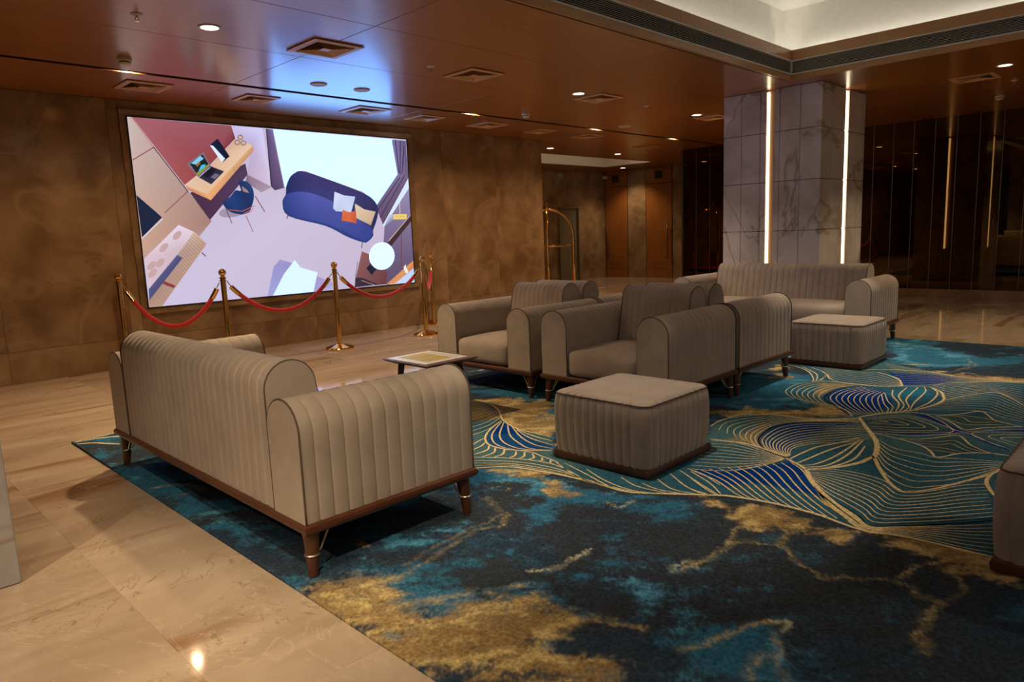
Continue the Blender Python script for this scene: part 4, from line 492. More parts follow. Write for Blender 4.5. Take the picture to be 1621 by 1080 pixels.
nh=RS.rand(len(X))-.5
rag=(n4-.5)*1.5+(nf-.5)*1.1+nh*.35
tw=np.clip(sstep(.15,.85,tw*.95+rag*.7)+.20*sstep(.50,.68,n4*.6+n2*.4+nh*.06),0,1)
gw=np.clip(sstep(.12,.88,gw*1.12+rag*.75),0,1)*np.clip(gw*2.2,0,1)
C=mix(C,teal,tw*.95); C=mix(C,teal2,tw*sstep(.52,.68,n3)*.75)
C=mix(C,gold,gw*.92); C=mix(C,gold2,gw*sstep(.46,.64,n4)*.75); C=mix(C,teal,gw*sstep(.54,.70,n2*.5+nf*.5)*.45); C=C*(.84+.22*nf+.2*(nh+.5))[:,None]
# thin gold veins
for P,wd,kk in STROKES:
    Q=catmull(P,24); m=near(Q,.3); d=np.full(len(X),1.); xm,ym=X[m]+(n4[m]-.5)*.10,Y[m]+(n3[m]-.5)*.10; dd=np.full(m.sum(),1.)
    for i in range(23):
        a,b=Q[i],Q[i+1]; e=b-a; L=e@e+1e-12; t=np.clip(((xm-a[0])*e[0]+(ym-a[1])*e[1])/L,0,1); dd=np.minimum(dd,np.hypot(xm-a[0]-t*e[0],ym-a[1]-t*e[1]))
    d[m]=dd; wgt=np.clip(sstep(wd*.85,wd*.1,d+(nf-.5)*.05+nh[:]*.02)*(.25+.75*sstep(.40,.60,nf)),0,1)*min(1,kk)
    C=mix(C,gold2 if kk<1.25 else cream,wgt*.62)
col={'fan':fteal,'blue':fblue,'dblue':dblue,'dark':fdark,'fgold':fgold}
for c,wgt in lay:
    t=np.tile(col[c],(len(X),1))
    if c=='fan': t=mix(t,fteal2,sstep(.4,.62,n1)); t=mix(t,lc(30,88,106),sstep(.55,.7,n2))
    if c=='blue': t=mix(t,lc(26,60,92),sstep(.48,.7,n1)*.8)
    if c=='dark': wgt=wgt*.55
    if c=='fgold': wgt=wgt*(.55+.45*sstep(.4,.6,n3))
    C=mix(C,t,wgt)
C=np.clip(C*KC*TINT,0,.95)
idx=np.arange(nx*ny).reshape(nx,ny); q=np.stack([idx[:-1,:-1],idx[1:,:-1],idx[1:,1:],idx[:-1,1:]],-1).reshape(-1,4)
me=bpy.data.meshes.new('carpet'); vv=np.stack([X,Y,np.full(len(X),.012)],1)
bord=np.concatenate([idx[:,0],idx[-1,1:],idx[-2::-1,-1],idx[0,-2:0:-1]]); nb=len(bord); base=len(X)
bv=vv[bord].copy(); bv[:,2]=0; vv=np.vstack([vv,bv])
side=[(int(bord[i]),base+i,base+(i+1)%nb,int(bord[(i+1)%nb])) for i in range(nb)]
faces=np.vstack([q,np.array(side)])
me.vertices.add(len(vv)); me.vertices.foreach_set('co',vv.ravel()); me.loops.add(faces.size); me.loops.foreach_set('vertex_index',faces.ravel().astype(np.int32)); me.polygons.add(len(faces)); me.polygons.foreach_set('loop_start',np.arange(0,faces.size,4,dtype=np.int32)); me.update(calc_edges=True)
ca=me.color_attributes.new('pile_colour','FLOAT_COLOR','POINT'); full=np.ones((len(vv),4),np.float32); full[:len(X),:3]=C; full[len(X):,:3]=C[bord]*.6; ca.data.foreach_set('color',full.ravel())
me.materials.append(m_carpet('carpet_pile','pile_colour'))
carpet=link(bpy.data.objects.new('carpet',me)); tag(carpet,'large navy teal and gold patterned lounge carpet','carpet')
# woven cream line motif on the pile
rb=MB()
def ribbon(C2,w,zz=.0135):
    C2=C2[(C2[:,0]>CX0+.01)&(C2[:,0]<CX1-.01)&(C2[:,1]<CY1-.01)&(C2[:,1]>CY0+.01)]
    if len(C2)<3: return
    t=np.gradient(C2,axis=0); t/=np.hypot(t[:,0],t[:,1])[:,None]+1e-9; n=np.stack([-t[:,1],t[:,0]],1)
    u=np.linspace(0,1,len(C2)); ww=.70*w*(.55+.45*np.sin(np.pi*np.clip(u,0,1))**.6)/2
    a=C2+n*ww[:,None]; b=C2-n*ww[:,None]; k=len(C2)
    v=[(p[0],p[1],zz) for p in a]+[(p[0],p[1],zz) for p in b]
    rb.add(v,[(i+k,i+k+1,i+1,i) for i in range(k-1)])
for P,w_ in LIN: ribbon(catmull(P,36),w_)
for A_,B_,n_,w_ in FAM:
    a=catmull(A_,40); b=catmull(B_,40)
    for k in range(n_+1):
        t=k/n_; ribbon(a*(1-t)+b*t,w_,.0132)
tag(rb.build('line_motif',m_carpet('cream_yarn',None,tuple(np.clip(lc(192,160,112)*KC*TINT,0,.9))),carpet),kind='stuff')
# ================================================================== FURNITURE
FZ=.015   # top of the carpet pile
def arch_profile(a0,a1,z0,zt,n=14,lean=0.0,rad=None):
    """open outline from (a0,z0) up over a rounded top to (a1,z0); lean shifts the top towards a0"""
    r=rad or (a1-a0)/2; ac0=a0; ac1=a0+2*r if rad else a1
    pts=[]
    for k in range(6): pts.append((a0,z0+(zt-r-z0)*k/6))
    c=(a0+r,zt-r)
    for k in range(n+1):
        t=math.pi-math.pi*k/n; pts.append((c[0]+r*math.cos(t),c[1]+r*math.sin(t)))
    for k in range(1,7):
        u=k/6; pts.append((a0+2*r+(a1-a0-2*r)*u,zt-r+(z0-zt+r)*u))
    return pts
def normals2(pts):
    o=[]
    for i in range(len(pts)):
        a=pts[max(0,i-1)]; b=pts[min(len(pts)-1,i+1)]; dx,dz=b[0]-a[0],b[1]-a[1]; l=math.hypot(dx,dz) or 1; o.append((-dz/l,dx/l))
    return o
def ribbed(prof, b0, b1, nr, depth, fac, mp):
    nm=normals2(prof); rings=[]; L=b1-b0; samples=[]
    for k in range(nr):
        for t,d in ((0,1.),(.06,.45),(.16,.12),(.5,0.),(.84,.12),(.94,.45)): samples.append((b0+(k+t)*L/nr,d))
    samples[0]=(b0,.35); samples.append((b1,.35))
    for b,d in samples:
        rings.append([mp(p[0]-q[0]*depth*d*fac(i/(len(prof)-1)), b, p[1]-q[1]*depth*d*fac(i/(len(prof)-1))) for i,(p,q) in enumerate(zip(prof,nm))])
    return MB().loft(rings)
def rbox(x0,x1,y0,y1,z0,z1,r,crown=0.,front=0.,n=9):
    """cushion: rounded box with a crowned top and a bulging front"""
    m=MB(); c=((x0+x1)/2,(y0+y1)/2,(z0+z1)/2); h=((x1-x0)/2,(y1-y0)/2,(z1-z0)/2); V={}; verts=[]; faces=[]
    def pt(u):
        k=tuple(round(v,5) for v in u)
        if k in V: return V[k]
        p=[u[i]*h[i] for i in range(3)]; q=[max(-h[i]+r,min(h[i]-r,p[i])) for i in range(3)]; d=Vector([p[i]-q[i] for i in range(3)])
        if d.length>1e-9: d=d.normalized()*r
        o=[q[i]+d[i] for i in range(3)]
        if u[2]>0: o[2]+=crown*(1-(p[0]/h[0])**2)*(1-(p[1]/h[1])**2)*u[2]
        if u[0]>0: o[0]+=front*(1-(p[2]/h[2])**2)*(1-(p[1]/h[1])**4)*u[0]
        V[k]=len(verts); verts.append((c[0]+o[0],c[1]+o[1],c[2]+o[2])); return V[k]
    # denser samples towards the edges
    g=[math.sin(math.pi/2*(-1+2*i/n)) for i in range(n+1)]
    for ax in range(3):
        for s in (-1,1):
            for i in range(n):
                for j in range(n):
                    q=[]
                    for a,b in ((i,j),(i+1,j),(i+1,j+1),(i,j+1)):
                        u=[0,0,0]; u[ax]=s; u[(ax+1)%3]=g[a]; u[(ax+2)%3]=g[b]; q.append(pt(u))
                    faces.append(tuple(q) if s>0 else tuple(reversed(q)))
    return m.add(verts,faces)
def rail(m, D, W, z0, z1, b=.014):
    R=[]
    for f,z in ((b,z0),(b*.25,z0+(z1-z0)*.22),(0,z0+(z1-z0)*.5),(b*.25,z0+(z1-z0)*.8),(b*1.1,z1)):
        R.append([(-D/2+f,-W/2+f,z),(D/2-f,-W/2+f,z),(D/2-f,W/2-f,z),(-D/2+f,W/2-f,z)])
    return m.loft(R)
def leg_parts(root, x, y, sx, sy, h=.2):
    s=.012
    a=(x,y,h); b=(x+sx*s,y+sy*s,0)
    n=5; pts=[tuple(a[i]+(b[i]-a[i])*k/n for i in range(3)) for k in range(n+1)]
    l=MB().tube(pts,[.035,.034,.031,.028,.025,.022],14).build('leg',M['leg'],root,True,50)
    c=[a[i]+(b[i]-a[i])*.52 for i in range(3)]; r=.0305
    br=MB().tube([(c[0]+r*math.cos(t),c[1]+r*math.sin(t),c[2]) for t in [2*math.pi*k/16 for k in range(16)]],.0042,6,True)
    for dx,dy in ((-sx,0),(0,-sy)):
        br.tube([(c[0]+dx*r,c[1]+dy*r,c[2]),(c[0]+dx*(r+.014),c[1]+dy*(r+.014),c[2]+.012),(x+dx*.092,y+dy*.092,h-.006)],.0042,6)
        br.bbox(*sorted((x+dx*.02-abs(dy)*.006,x+dx*.13+abs(dy)*.006)),*sorted((y+dy*.02-abs(dx)*.006,y+dy*.13+abs(dx)*.006)),h-.006,h+.001,.001)
    o=br.build('brass_bracket',M['bracket'],l,True,50); o['label']='thin brass wire bracket'
def make_seating(name, label, cat, D, W, nb, cushions, group=None, za=.785, zk=.935):
    t=empty(name,(0,0,FZ),0,label,cat,group)
    rail(MB(),D,W,.198,.246).build('base_rail',M['leg'],t)
    aw=.27; zb=.245
    xr=-D/2+.014; xf=D/2-.012
    for s in (-1,1):
        y0,y1=s*(W/2-.02),s*(W/2-.02-aw)
        prof=arch_profile(0,aw,zb,za)
        def fac(u): return 1. if u<.62 else max(0.,1-(u-.62)/.12)
        mp=(lambda a,b,z,y0=y0,s=s: (b,y0-s*a,z))
        arm=ribbed(prof,xr,xf,13,.007,fac,mp)
        if s>0: arm.f=[tuple(reversed(q)) for q in arm.f]
        arm=arm.build('armrest',M['fabric'],t,True,35)
        for xe in (xr+.004,xf-.004):
            MB().tube([(xe,y0-s*(a-aw/2)*1.012-s*aw/2,z if z<.7 else z*1.002) for a,z in prof],.004,6).build('piping',M['piping'],arm,True)
    yb=W/2-.02-aw-.006
    prof=arch_profile(0,.36,zb,zk,16,rad=.125)
    back=ribbed(prof,-yb,yb,nb,.007,lambda u:1.,lambda a,b,z:(xr+.005+a,b,z)); back.f=[tuple(reversed(q)) for q in back.f]
    back=back.build('backrest',M['fabric'],t,True,35)
    for ye in (-yb+.004,yb-.004): MB().tube([(xr+.005+a,ye,z) for a,z in prof],.004,6).build('piping',M['piping'],back,True)
    sx0,sx1=xr+.26,xf+.004
    for k in range(cushions):
        c0=-yb+k*2*yb/cushions; c1=-yb+(k+1)*2*yb/cushions
        rbox(sx0,sx1,c0+.001,c1-.001,zb,.468,.055,.028,.012).build('seat_cushion',M['fabric'],t,True)
    for sx in (-1,1):
        for sy in (-1,1): leg_parts(t,sx*(D/2-.058),sy*(W/2-.062),sx,sy)
    return t
sofa=make_seating('sofa','long taupe channel-stitched sofa seen from behind, nearest the camera','sofa',.99,2.55,25,2,'taupe lounge sofas',.774,.912)
sofa.location=(1.85,3.895,FZ)
copy_tree(sofa,(8.765,3.895,FZ),math.pi,None,'long taupe sofa facing the camera in front of the marble column')
chair=make_seating('armchair','taupe armchair facing the camera right behind the near ottoman','armchair',1.06,1.28,11,1,'taupe lounge armchairs')
chair.location=(4.88,3.375,FZ); chair.rotation_euler=(0,0,math.pi)
copy_tree(chair,(4.88,4.755,FZ),math.pi,None,'taupe armchair facing the camera beside the small table, left of its twin')
copy_tree(chair,(5.965,3.375,FZ),0,None,'armchair turned away, its ribbed side next to the far ottoman')
copy_tree(chair,(5.965,4.755,FZ),0,None,'armchair turned away, back to back behind the left front armchair')
# ---- ottomans
def make_ottoman(label):
    t=empty('ottoman',(0,0,FZ),0,label,'ottoman','taupe square ottomans'); S=.735
    rail(MB(),S-.012,S-.012,0,.055,.008).build('base_rail',M['leg'],t)
    h=S/2-.006; r=.065; per=[]
    nr=10
    for side in range(4):
        ca,sa=math.cos(side*math.pi/2),math.sin(side*math.pi/2)
        for k in range(nr):
            for tt,d in ((0,1.),(.08,.4),(.5,0.),(.92,.4)):
                u=-h+r+(k+tt)*(2*h-2*r)/nr; p=(h-d*.010,u); per.append((p[0]*ca-p[1]*sa,p[0]*sa+p[1]*ca,ca,sa))
        for k in range(1,6):
            a=k*math.pi/2/6; p=(h-r+r*math.cos(a),h-r+r*math.sin(a)); per.append((p[0]*ca-p[1]*sa,p[0]*sa+p[1]*ca,ca,sa))
    def lay(sc,z): return [(x*sc,y*sc,z) for x,y,_,_ in per]
    body=MB().loft([lay(.985,.05),lay(1.004,.10),lay(1.018,.18),lay(1.024,.27),lay(1.02,.35),lay(1.002,.405),lay(.982,.425)],True,True).build('body',M['fabric'],t,True,60)
    per2=[p for p in per]; 
    def lay2(sc,z):
        o=[]
        for x,y,_,_ in per: o.append((x*sc,y*sc,z))
        return o
    MB().loft([lay2(.978,.425),lay2(.95,.437),lay2(.86,.444),lay2(.6,.452),lay2(.25,.456),lay2(.03,.457)],False,True).build('top_cushion',M['fabric'],t,True)
    MB().tube([(x*.986,y*.986,.425) for x,y,_,_ in per],.0045,6,True).build('piping',M['piping'],t,True)
    return t
ot=make_ottoman('square taupe ribbed ottoman in the middle of the carpet, nearest whole one'); ot.location=(3.635,2.565,FZ)
copy_tree(ot,(7.44,2.675,FZ),0,None,'square taupe ottoman in front of the far sofa')
copy_tree(ot,(3.615,.185,FZ),0,None,'dark ottoman cut off by the right border of the picture')
lt=empty('low_table',(2.595,3.37,FZ),0,'low wooden table hidden behind the near sofa arm, one corner showing','table')
R=[[(-.175+f,-.25+f,z),(.175-f,-.25+f,z),(.175-f,.25-f,z),(-.175+f,.25-f,z)] for f,z in ((.05,.165),(.012,.185),(0,.195),(.005,.20))]
MB().loft(R).build('table_top',M['leg'],lt)
for sx in (-1,1):
    for sy in (-1,1): MB().tube([(sx*.10,sy*.17,.168),(sx*.105,sy*.175,.08),(sx*.11,sy*.18,0)],[.022,.019,.016],12).build('leg',M['leg'],lt,True,50)
# ---- side table with printed sheet
tb=empty('side_table',(3.585,4.54,FZ),0,'small dark wooden side table in front of the left armchair','table')
R=[]; hx,hy=.262,.305
for f,z in ((.075,.405),(.02,.428),(0,.440),(.006,.447)): R.append([(-hx+f,-hy+f,z),(hx-f,-hy+f,z),(hx-f,hy-f,z),(-hx+f,hy-f,z)])
MB().loft(R).build('table_top',M['leg'],tb)
for sx in (-1,1):
    for sy in (-1,1):
        a=(sx*.15,sy*.19,.408); b=(sx*.19,sy*.23,0)
        MB().tube([tuple(a[i]+(b[i]-a[i])*k/4 for i in range(3)) for k in range(5)],[.028,.026,.022,.019,.016],12).build('leg',M['leg'],tb,True,50)
MB().bbox(-.15,.15,-.19,.19,.14,.155,.003).build('lower_shelf',M['leg'],tb)
sh=empty('printed_sheet',(3.575,4.56,FZ+.447),0,'white printed sheet with a yellow field lying on the side table','paper')
MB().box(-.225,.225,-.255,.255,.0005,.0025).build('paper',simple('paper_white',(.78,.80,.80),.35),sh)
MB().box(-.15,.12,-.19,.20,.0025,.003).build('yellow_field',simple('print_yellow',(.55,.42,.05),.4),sh)
MB().box(-.15,.12,.04,.06,.003,.0034).build('print_line',simple('print_green',(.30,.36,.12),.4),sh); MB().box(-.15,.12,-.10,-.08,.003,.0034).build('print_line',simple('print_green2',(.30,.36,.12),.4),sh)
for k in range(2): MB().box(.15+k*.03,.158+k*.03,-.2,.2,.0025,.003).build('text_line',simple('print_grey',(.35,.35,.36),.5),sh)
# ================================================================== SCREEN
scr=empty('led_screen',(FX0,WY-.022,FZ0),0,'huge bright wall screen showing a hotel room from above','screen')
SX0,SX1,SZ0_,SZ1_=3.02,7.155,.716,3.006
def W_(x,z): return (x-FX0,0,z-FZ0)
def frame_ring(a0,a1,b0,b1,i0,i1,j0,j1,y0,y1):
    o=[(a0,b0),(a1,b0),(a1,b1),(a0,b1)]; i=[(i0,j0),(i1,j0),(i1,j1),(i0,j1)]
    v=[(x-FX0,y0,z-FZ0) for x,z in o]+[(x-FX0,y1,z-FZ0) for x,z in i]+[(x-FX0,.02,z-FZ0) for x,z in o]+[(x-FX0,.02,z-FZ0) for x,z in i]
    f=[]
    for k in range(4):
        n=(k+1)%4; f+=[(k,n,4+n,4+k),(8+k,12+k,12+n,8+n),(k,8+k,8+n,n),(4+k,4+n,12+n,12+k)]
    return MB().add(v,f)
frame_ring(FX0,FX1,FZ0,FZ1,SX0-.012,SX1+.012,SZ0_-.012,SZ1_+.012,-.012,.008).build('stone_surround',M['surround'],scr)
frame_ring(SX0-.012,SX1+.012,SZ0_-.012,SZ1_+.012,SX0,SX1,SZ0_,SZ1_,-.006,-.006).build('bezel',M['bezel'],scr)
pv=[];pf=[];pc=[]
for k,(poly,cols) in enumerate(PIC):
    n0=len(pv); yy=.004-.00006*k
    for q,(u,v) in enumerate(poly):
        pv.append((SX0+u*(SX1-SX0)-FX0,yy,SZ0_+v*(SZ1_-SZ0_)-FZ0)); pc.append((*s2l(cols[q%len(cols)] if len(cols)>1 else cols[0]),1))
    pf.append(tuple(range(n0,len(pv))))
pm=bpy.data.meshes.new('display'); pm.from_pydata(pv,[],pf); pm.update()
a=pm.color_attributes.new('pixels','FLOAT_COLOR','POINT')
for i,c in enumerate(pc): a.data[i].color=c
# flat faces all look into the room
bm=bmesh.new(); bm.from_mesh(pm); bm.normal_update()
for f in bm.faces:
    if f.normal.y>0: f.normal_flip()
bmesh.ops.triangulate(bm,faces=bm.faces[:]); bm.to_mesh(pm); bm.free()
mm,nt,b=nmat('display_pixels'); at=N(nt,'ShaderNodeAttribute',attribute_name='pixels'); b.inputs['Base Color'].default_value=(.01,.01,.01,1); b.inputs['Roughness'].default_value=.5
LK(nt,at.outputs['Color'],b.inputs['Emission Color']); b.inputs['Emission Strength'].default_value=SCREEN_E; pm.materials.append(mm)
link(bpy.data.objects.new('display',pm),scr)
# ================================================================== BARRIER
def make_stanchion(label):
    t=empty('stanchion',(0,0,0),0,label,'stanchion','brass rope barrier posts')
    MB().lathe([(.0,0),(.188,0),(.190,.016),(.184,.028),(.176,.030),(.065,.062),(.048,.070),(.0,.070)],n=32,cap=False).build('base',M['gold'],t,True,25)
    MB().lathe([(.0,.055),(.032,.055),(.032,1.055),(.040,1.06),(.040,1.072),(.028,1.078),(.018,1.09),(.0,1.09)],n=20,cap=False).build('pole',M['gold'],t,True,35)
    MB().lathe([(max(0,.045*math.sin(math.pi*k/14)),1.128-.045*math.cos(math.pi*k/14)) for k in range(15)],n=20,cap=False).build('ball',M['gold'],t,True)
    MB().lathe([(.032,1.03),(.048,1.03),(.048,1.037),(.032,1.037)],n=20,cap=False).build('hook_ring',M['gold'],t,True,35)
    return t
SP=[(2.66,9.18),(3.53,8.3),(5.03,8.3),(6.50,8.28),(7.40,9.2)]
lab=['brass barrier post at the far left of the screen','brass barrier post rising behind the near sofa back','brass barrier post standing in front of the middle of the screen','brass barrier post before the right screen corner, nearer of the pair','brass barrier post against the wall right of the screen, farther of the pair']
st=make_stanchion(lab[0]); st.location=(*SP[0],0); 
for p,l in zip(SP[1:],lab[1:]): copy_tree(st,(*p,0),0,None,l)
rl=['red velvet rope at the left end of the barrier','red velvet rope sagging under the left half of the screen','red velvet rope sagging under the right half of the screen','red velvet rope hanging end-on at the right of the barrier']
sag=[.50,.41,.37,.36]
for (p,q),l,sg in zip(zip(SP[:-1],SP[1:]),rl,sag):
    p=Vector((*p,1.033)); q=Vector((*q,1.033)); dr=(q-p).normalized(); a=p+dr*.045; b=q-dr*.045; mid=(a+b)/2
    t=empty('velvet_rope',mid,0,l,'rope','red ropes of the barrier')
    pts=[]
    for k in range(33):
        u=k/32; s=4*u*(1-u); s=s**.92
        pts.append(tuple(a+(b-a)*u+Vector((0,0,-.02-sg*s))-mid))
    MB().tube(pts[2:-2],.026,10).build('cord',M['rope'],t,True)
    for e in (pts[1:4],pts[-4:-1]):
        MB().tube(e,.029,10).build('end_cap',M['gold'],t,True,40)
    for e in (pts[:2],pts[-2:]):
        MB().tube([tuple(Vector(e[0])+Vector((0,0,.012 if e is not pts[-2:] else 0))),e[1]],.006,6).build('hook',M['gold'],t,True)
# ================================================================== LUGGAGE TROLLEY
tr=empty('luggage_trolley',(11.2,10.0,0),0,'brass birdcage luggage trolley with red deck behind the wall end','luggage trolley')
A_,B_=.41,.37
MB().bbox(-.52,.52,-.46,.46,.20,.27,.012).build('bumper',M['black'],tr); MB().bbox(-.50,.50,-.44,.44,.27,.285,.004).build('deck',M['red'],tr)
for sx in (-1,1):
    for sy in (-1,1):
        pts=[(sx*A_,sy*B_,.27),(sx*A_,sy*B_,.8),(sx*A_,sy*B_,1.35)]
        for k in range(1,11):
            t=k/10*math.pi/2; pts.append((sx*A_*math.cos(t),sy*B_*math.cos(t),1.35+.57*math.sin(t)))
        MB().tube(pts,.028,12).build('post',M['gold'],tr,True)
        w=MB().lathe([(0,-.018),(.07,-.018),(.075,-.01),(.075,.01),(.07,.018),(0,.018)],n=20,cap=False); w.v=[(x,z,y) for x,y,z in w.v]
        o=w.build('wheel',M['black'],tr,True,40); o.location=(sx*.38,sy*.34,.075)
        MB().lathe([(.0,.14),(.02,.14),(.02,.205),(.0,.205)],(sx*.38,sy*.34,0),10,False).build('caster',M['chrome'],tr,True,40)
for sy in (-1,1): MB().tube([(-A_,sy*B_,1.16),(A_,sy*B_,1.16)],.02,10).build('cross_bar',M['gold'],tr,True)
MB().lathe([(max(0,.065*math.sin(math.pi*k/12)),1.95-.065*math.cos(math.pi*k/12)) for k in range(13)],n=16,cap=False).build('crown_ball',M['gold'],tr,True)
MB().lathe([(.0,2.0),(.03,2.005),(.018,2.03),(.036,2.06),(.016,2.09),(.006,2.14),(0,2.15)],n=14,cap=False).build('finial',M['gold'],tr,True)
# ================================================================== CEILING FITTINGS
def spot(parent, power, deg, blend=.5, col=WARM, rad=.04, z=-.03, tilt=None):
    l=bpy.data.lights.new('lamp_light','SPOT'); l.energy=power; l.color=col; l.spot_size=math.radians(deg); l.spot_blend=blend; l.shadow_soft_size=rad
    o=bpy.data.objects.new('lamp_light',l); o.location=(0,0,z); link(o,parent)
    if tilt: o.rotation_euler=tilt
    return o
def downlight(label, x, y, z=CZ, power=P_DOWN, deg=95, blend=.7, col=WARM, r=.072):
    t=empty('downlight',(x,y,z),0,label,'downlight','recessed round ceiling downlights')
    MB().lathe([(r+.018,0),(r+.018,-.005),(r+.008,-.008),(r-.002,-.006),(r-.004,0)],n=28,cap=False).build('trim_ring',M['offwhite'],t,True,30)
    MB().lathe([(0.,-.0035),(r-.004,-.0035),(r-.004,-.001),(0,-.001)],n=28,cap=False).build('lens',M['lamp'],t,True,30)
    spot(t,power,deg,blend,col,.05,-.02); return t
downlight('bright round downlight at the upper left, nearest the camera',2.623,5.94,power=P_DOWN*2.4,deg=118)
downlight('bright round downlight beside a square vent in the middle of the ceiling',7.382,5.97,power=P_DOWN*1.3,deg=124,col=SOFTW)
downlight('round downlight just left of the marble column',10.372,6.0)
downlight('round downlight at the right border above the dark glass',10.394,1.922,power=P_DOWN*1.15,deg=112)
downlight('added unseen downlight beyond the right border of the tray, nearer one',6.2,-2.3,power=P_DOWN*1.7,deg=152,col=SOFTW)  # lamp added to brighten the seat sides that face away from the screen
downlight('added unseen downlight beyond the right border of the tray, farther one',10.394,-2.3,power=P_DOWN*1.15,deg=146,col=SOFTW)  # second added lamp, lifts the far sofa arm and the far floor
downlight('small downlight at the mouth of the lift passage, left one',11.512,10.11,power=P_DOWN*.7)
downlight('small downlight at the mouth of the lift passage, right one',13.913,10.12,power=P_DOWN*.6)
for x,y,k,l in ((-.25,1.92,.35,'downlight over the camera beside the near column'),(.25,.85,1.35,'downlight straight above the camera'),(-1.6,1.92,2.1,'downlight left of the camera beyond the near column')):
    t=downlight(l,x,y,power=P_NEAR*k,deg=(104 if x<0 else 44),blend=(.35 if x<0 else .6),col=NEARW)
    if x>0:   # adjustable lamp swivelled towards the near sofa
        [c for c in t.children if c.type=='LIGHT'][0].rotation_euler=(Vector((1.55,3.0,.5))-Vector((x,y,CZ))).to_track_quat('-Z','Y').to_euler()
for x,y,pw,dg,l in ((3.25,2.45,P_COFFER*1.1,44,'downlight in the tray above the near sofa'),(7.3,2.5,P_COFFER*1.5,48,'downlight in the tray above the far ottoman')):
    downlight(l,x,y,CT,pw,dg,.6,SOFTW)
downlight('passage downlight in front of the two wooden doors',17.15,12.3,power=P_DOWN*.6,deg=120)

def slotlight(label,x,y=7.87,power=P_SLOT):
    t=empty('slot_light',(x,y,CZ+.06),0,label,'slot light','small lamps in the ceiling slot')
    MB().bbox(-.06,.06,-.035,.035,-.002,.055,.004).build('housing',M['black'],t)
    MB().box(-.05,.05,-.028,.028,-.006,-.0022).build('lens',M['lamp'],t)
    spot(t,power,165,.4,SLOTW,.03,-.012); return t
slotlight('glowing lamp in the ceiling slot at the far left',2.619,power=P_SLOT*.8); slotlight('glowing lamp in the ceiling slot right of the screen',7.309,power=P_SLOT*1.5); slotlight('glowing lamp in the ceiling slot past the screen wall end',10.285); slotlight('glowing lamp in the ceiling slot by the dark glass, farthest one',12.805)
slotlight('lamp in the ceiling slot outside the left border',.25,power=P_SLOT*.7)
def make_vent(label,x,y,S=.5):
    t=empty('ceiling_vent',(x,y,CZ),0,label,'ceiling vent','square four-way ceiling vents')
    def ring(a,b,za,zb,zc):
        v=[(sx*a,sy*a,za) for sx,sy in ((-1,-1),(1,-1),(1,1),(-1,1))]+[(sx*b,sy*b,zb) for sx,sy in ((-1,-1),(1,-1),(1,1),(-1,1))]
        v+=[(sx*a,sy*a,za+zc) for sx,sy in ((-1,-1),(1,-1),(1,1),(-1,1))]+[(sx*b,sy*b,zb+zc) for sx,sy in ((-1,-1),(1,-1),(1,1),(-1,1))]; f=[]
        for k in range(4):
            n=(k+1)%4; f+=[(k,4+k,4+n,n),(8+k,8+n,12+n,12+k),(k,n,8+n,8+k),(4+k,12+k,12+n,4+n)]
        return MB().add(v,f)
    h=S/2
    MB().box(-h*.78,h*.78,-h*.78,h*.78,.0,.004).build('dark_throat',M['dark'],t).location=(0,0,-.006)
    ring(h,h*.76,-.012,-.016,.008).build('frame',M['ventw'],t)
    for a in (.75,.63,.51,.39,.27): ring(h*a,h*(a-.085),-.021,-.006,.002).build('louver',M['ventw'],t)
    MB().box(-h*.18,h*.18,-h*.18,h*.18,-.018,-.014).build('centre_plate',M['ventw'],t)
    return t
V=[('large square ceiling vent nearest the camera, in the screen reflection',3.69,5.95,.51),('square ceiling vent at the far left near the smoke detector',2.94,8.46,.48),('square ceiling vent above the left part of the screen',4.23,8.46,.43),('square ceiling vent above the right part of the screen',5.78,8.43,.52),('square ceiling vent above the right end of the screen',6.86,8.48,.46),('square ceiling vent in the middle of the ceiling next to a sprinkler',5.54,5.95,.49),('square ceiling vent just right of the screen above the wall',8.16,8.48,.52),('square ceiling vent directly right of the middle downlight',7.84,6.0,.5),('square ceiling vent above the end of the screen wall',9.45,8.52,.42),('square ceiling vent above the passage mouth',10.73,8.49,.49),('square ceiling vent left of the marble column beside a downlight',10.85,5.98,.46),('square ceiling vent at the upper right above the dark glass',10.96,2.34,.5),('thin square ceiling vent deep in the passage ceiling',13.3,8.9,.45)]
v0=None
for l,x,y,s in V: make_vent(l,x,y,s)
def make_disc(label,x,y,r=.095):
    t=empty('ceiling_speaker',(x,y,CZ),0,label,'speaker','round flush ceiling speakers')
    MB().lathe([(r,0),(r,-.008),(r-.012,-.012),(r-.016,-.009),(r-.016,0)],n=28,cap=False).build('rim',M['offwhite'],t,True,30)
    MB().lathe([(0,-.0095),(r-.016,-.0085),(r-.016,-.004),(0,-.004)],n=28,cap=False).build('mesh_cover',simple('speaker_mesh',(.42,.40,.37),.6),t,True,30)
make_disc('flush round ceiling speaker above the screen, left of two',4.42,7.32); make_disc('flush round ceiling speaker above the screen, right of two',4.986,7.31); make_disc('flush round ceiling speaker near the passage mouth',10.349,7.37,.11); make_disc('flush round ceiling speaker at the right border',12.3,1.85,.11)
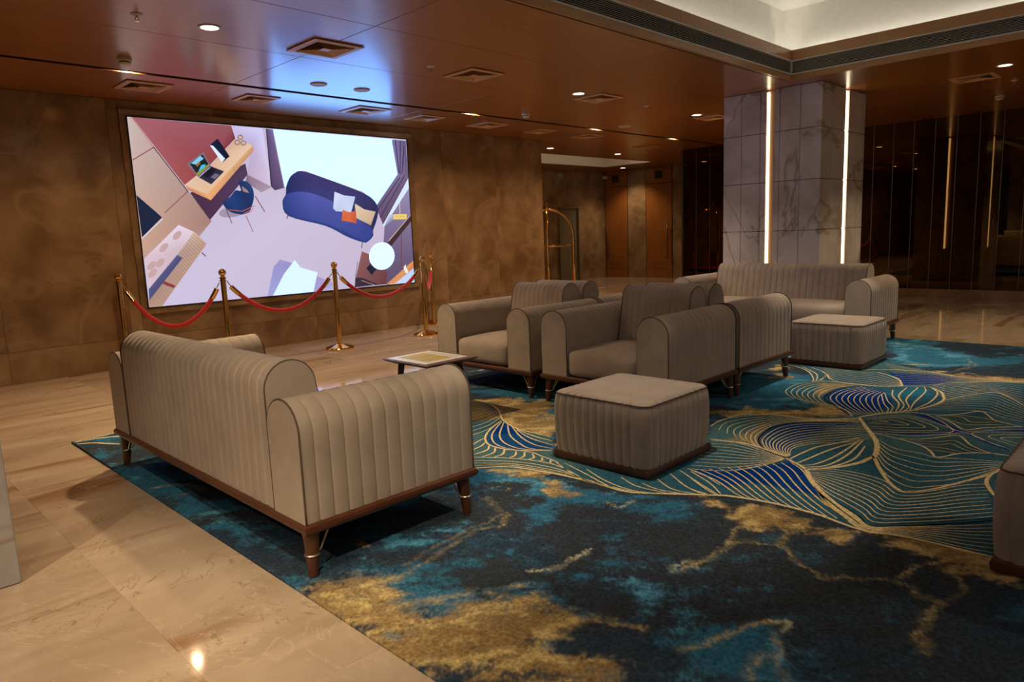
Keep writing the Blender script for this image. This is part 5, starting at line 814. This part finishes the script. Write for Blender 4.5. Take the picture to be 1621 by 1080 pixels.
def sprinkler(label,x,y):
    t=empty('sprinkler',(x,y,CZ),0,label,'sprinkler','ceiling fire sprinklers')
    MB().lathe([(0,0),(.042,0),(.042,-.004),(.02,-.012),(.0,-.012)],n=20,cap=False).build('rosette',M['offwhite'],t,True,30)
    h=MB().lathe([(.0,-.012),(.008,-.012),(.008,-.03),(0,-.03)],n=10,cap=False); h.tube([(.008,0,-.02),(.014,0,-.035),(.004,0,-.05)],.0025,6); h.tube([(-.008,0,-.02),(-.014,0,-.035),(-.004,0,-.05)],.0025,6); h.lathe([(0,-.05),(.018,-.05),(.018,-.053),(0,-.053)],n=12,cap=False)
    h.build('nozzle',M['chrome'],t,True,35)
sprinkler('fire sprinkler at the upper left corner of the ceiling',2.068,5.93); sprinkler('fire sprinkler left of the middle ceiling vent',4.916,5.93); sprinkler('fire sprinkler right of the middle downlight',8.958,6.0); sprinkler('fire sprinkler at the right above the dark glass',11.66,2.04)
def smoke(label,x,y):
    t=empty('smoke_detector',(x,y,CZ),0,label,'smoke detector','round ceiling smoke detectors')
    MB().lathe([(0,0),(.062,0),(.062,-.02),(.056,-.026),(.0,-.026)],n=24,cap=False).build('base',M['offwhite'],t,True,30)
    MB().lathe([(.046,-.026),(.046,-.040),(.0,-.040)],n=24,cap=False).build('vent_band',M['black'],t,True,30)
    MB().lathe([(.052,-.034),(.054,-.042),(.044,-.056),(.0,-.060)],n=24,cap=False).build('cap',M['offwhite'],t,True,30)
smoke('white smoke detector at the left near the ceiling slot',2.416,7.36); smoke('white smoke detector in the middle near the ceiling slot',7.919,7.41); smoke('white smoke detector at the right above the dark glass',12.976,2.44)
cc=empty('security_camera',(DX-.12,BY-.10,2.98),0,'small white dome security camera in the passage corner','camera')
MB().lathe([(0,.07),(.075,.07),(.075,.03),(.06,0),(.0,0)],n=20,cap=False).build('housing',M['offwhite'],cc,True,30)
MB().lathe([(max(0,.05*math.sin(math.pi*k/12)),-.05*math.cos(math.pi*k/12)) for k in range(0,7)],n=16,cap=False).build('dome',M['black'],cc,True)
MB().bbox(-.03,.12,-.03,.03,.05,.09,.004).build('bracket',M['offwhite'],cc)
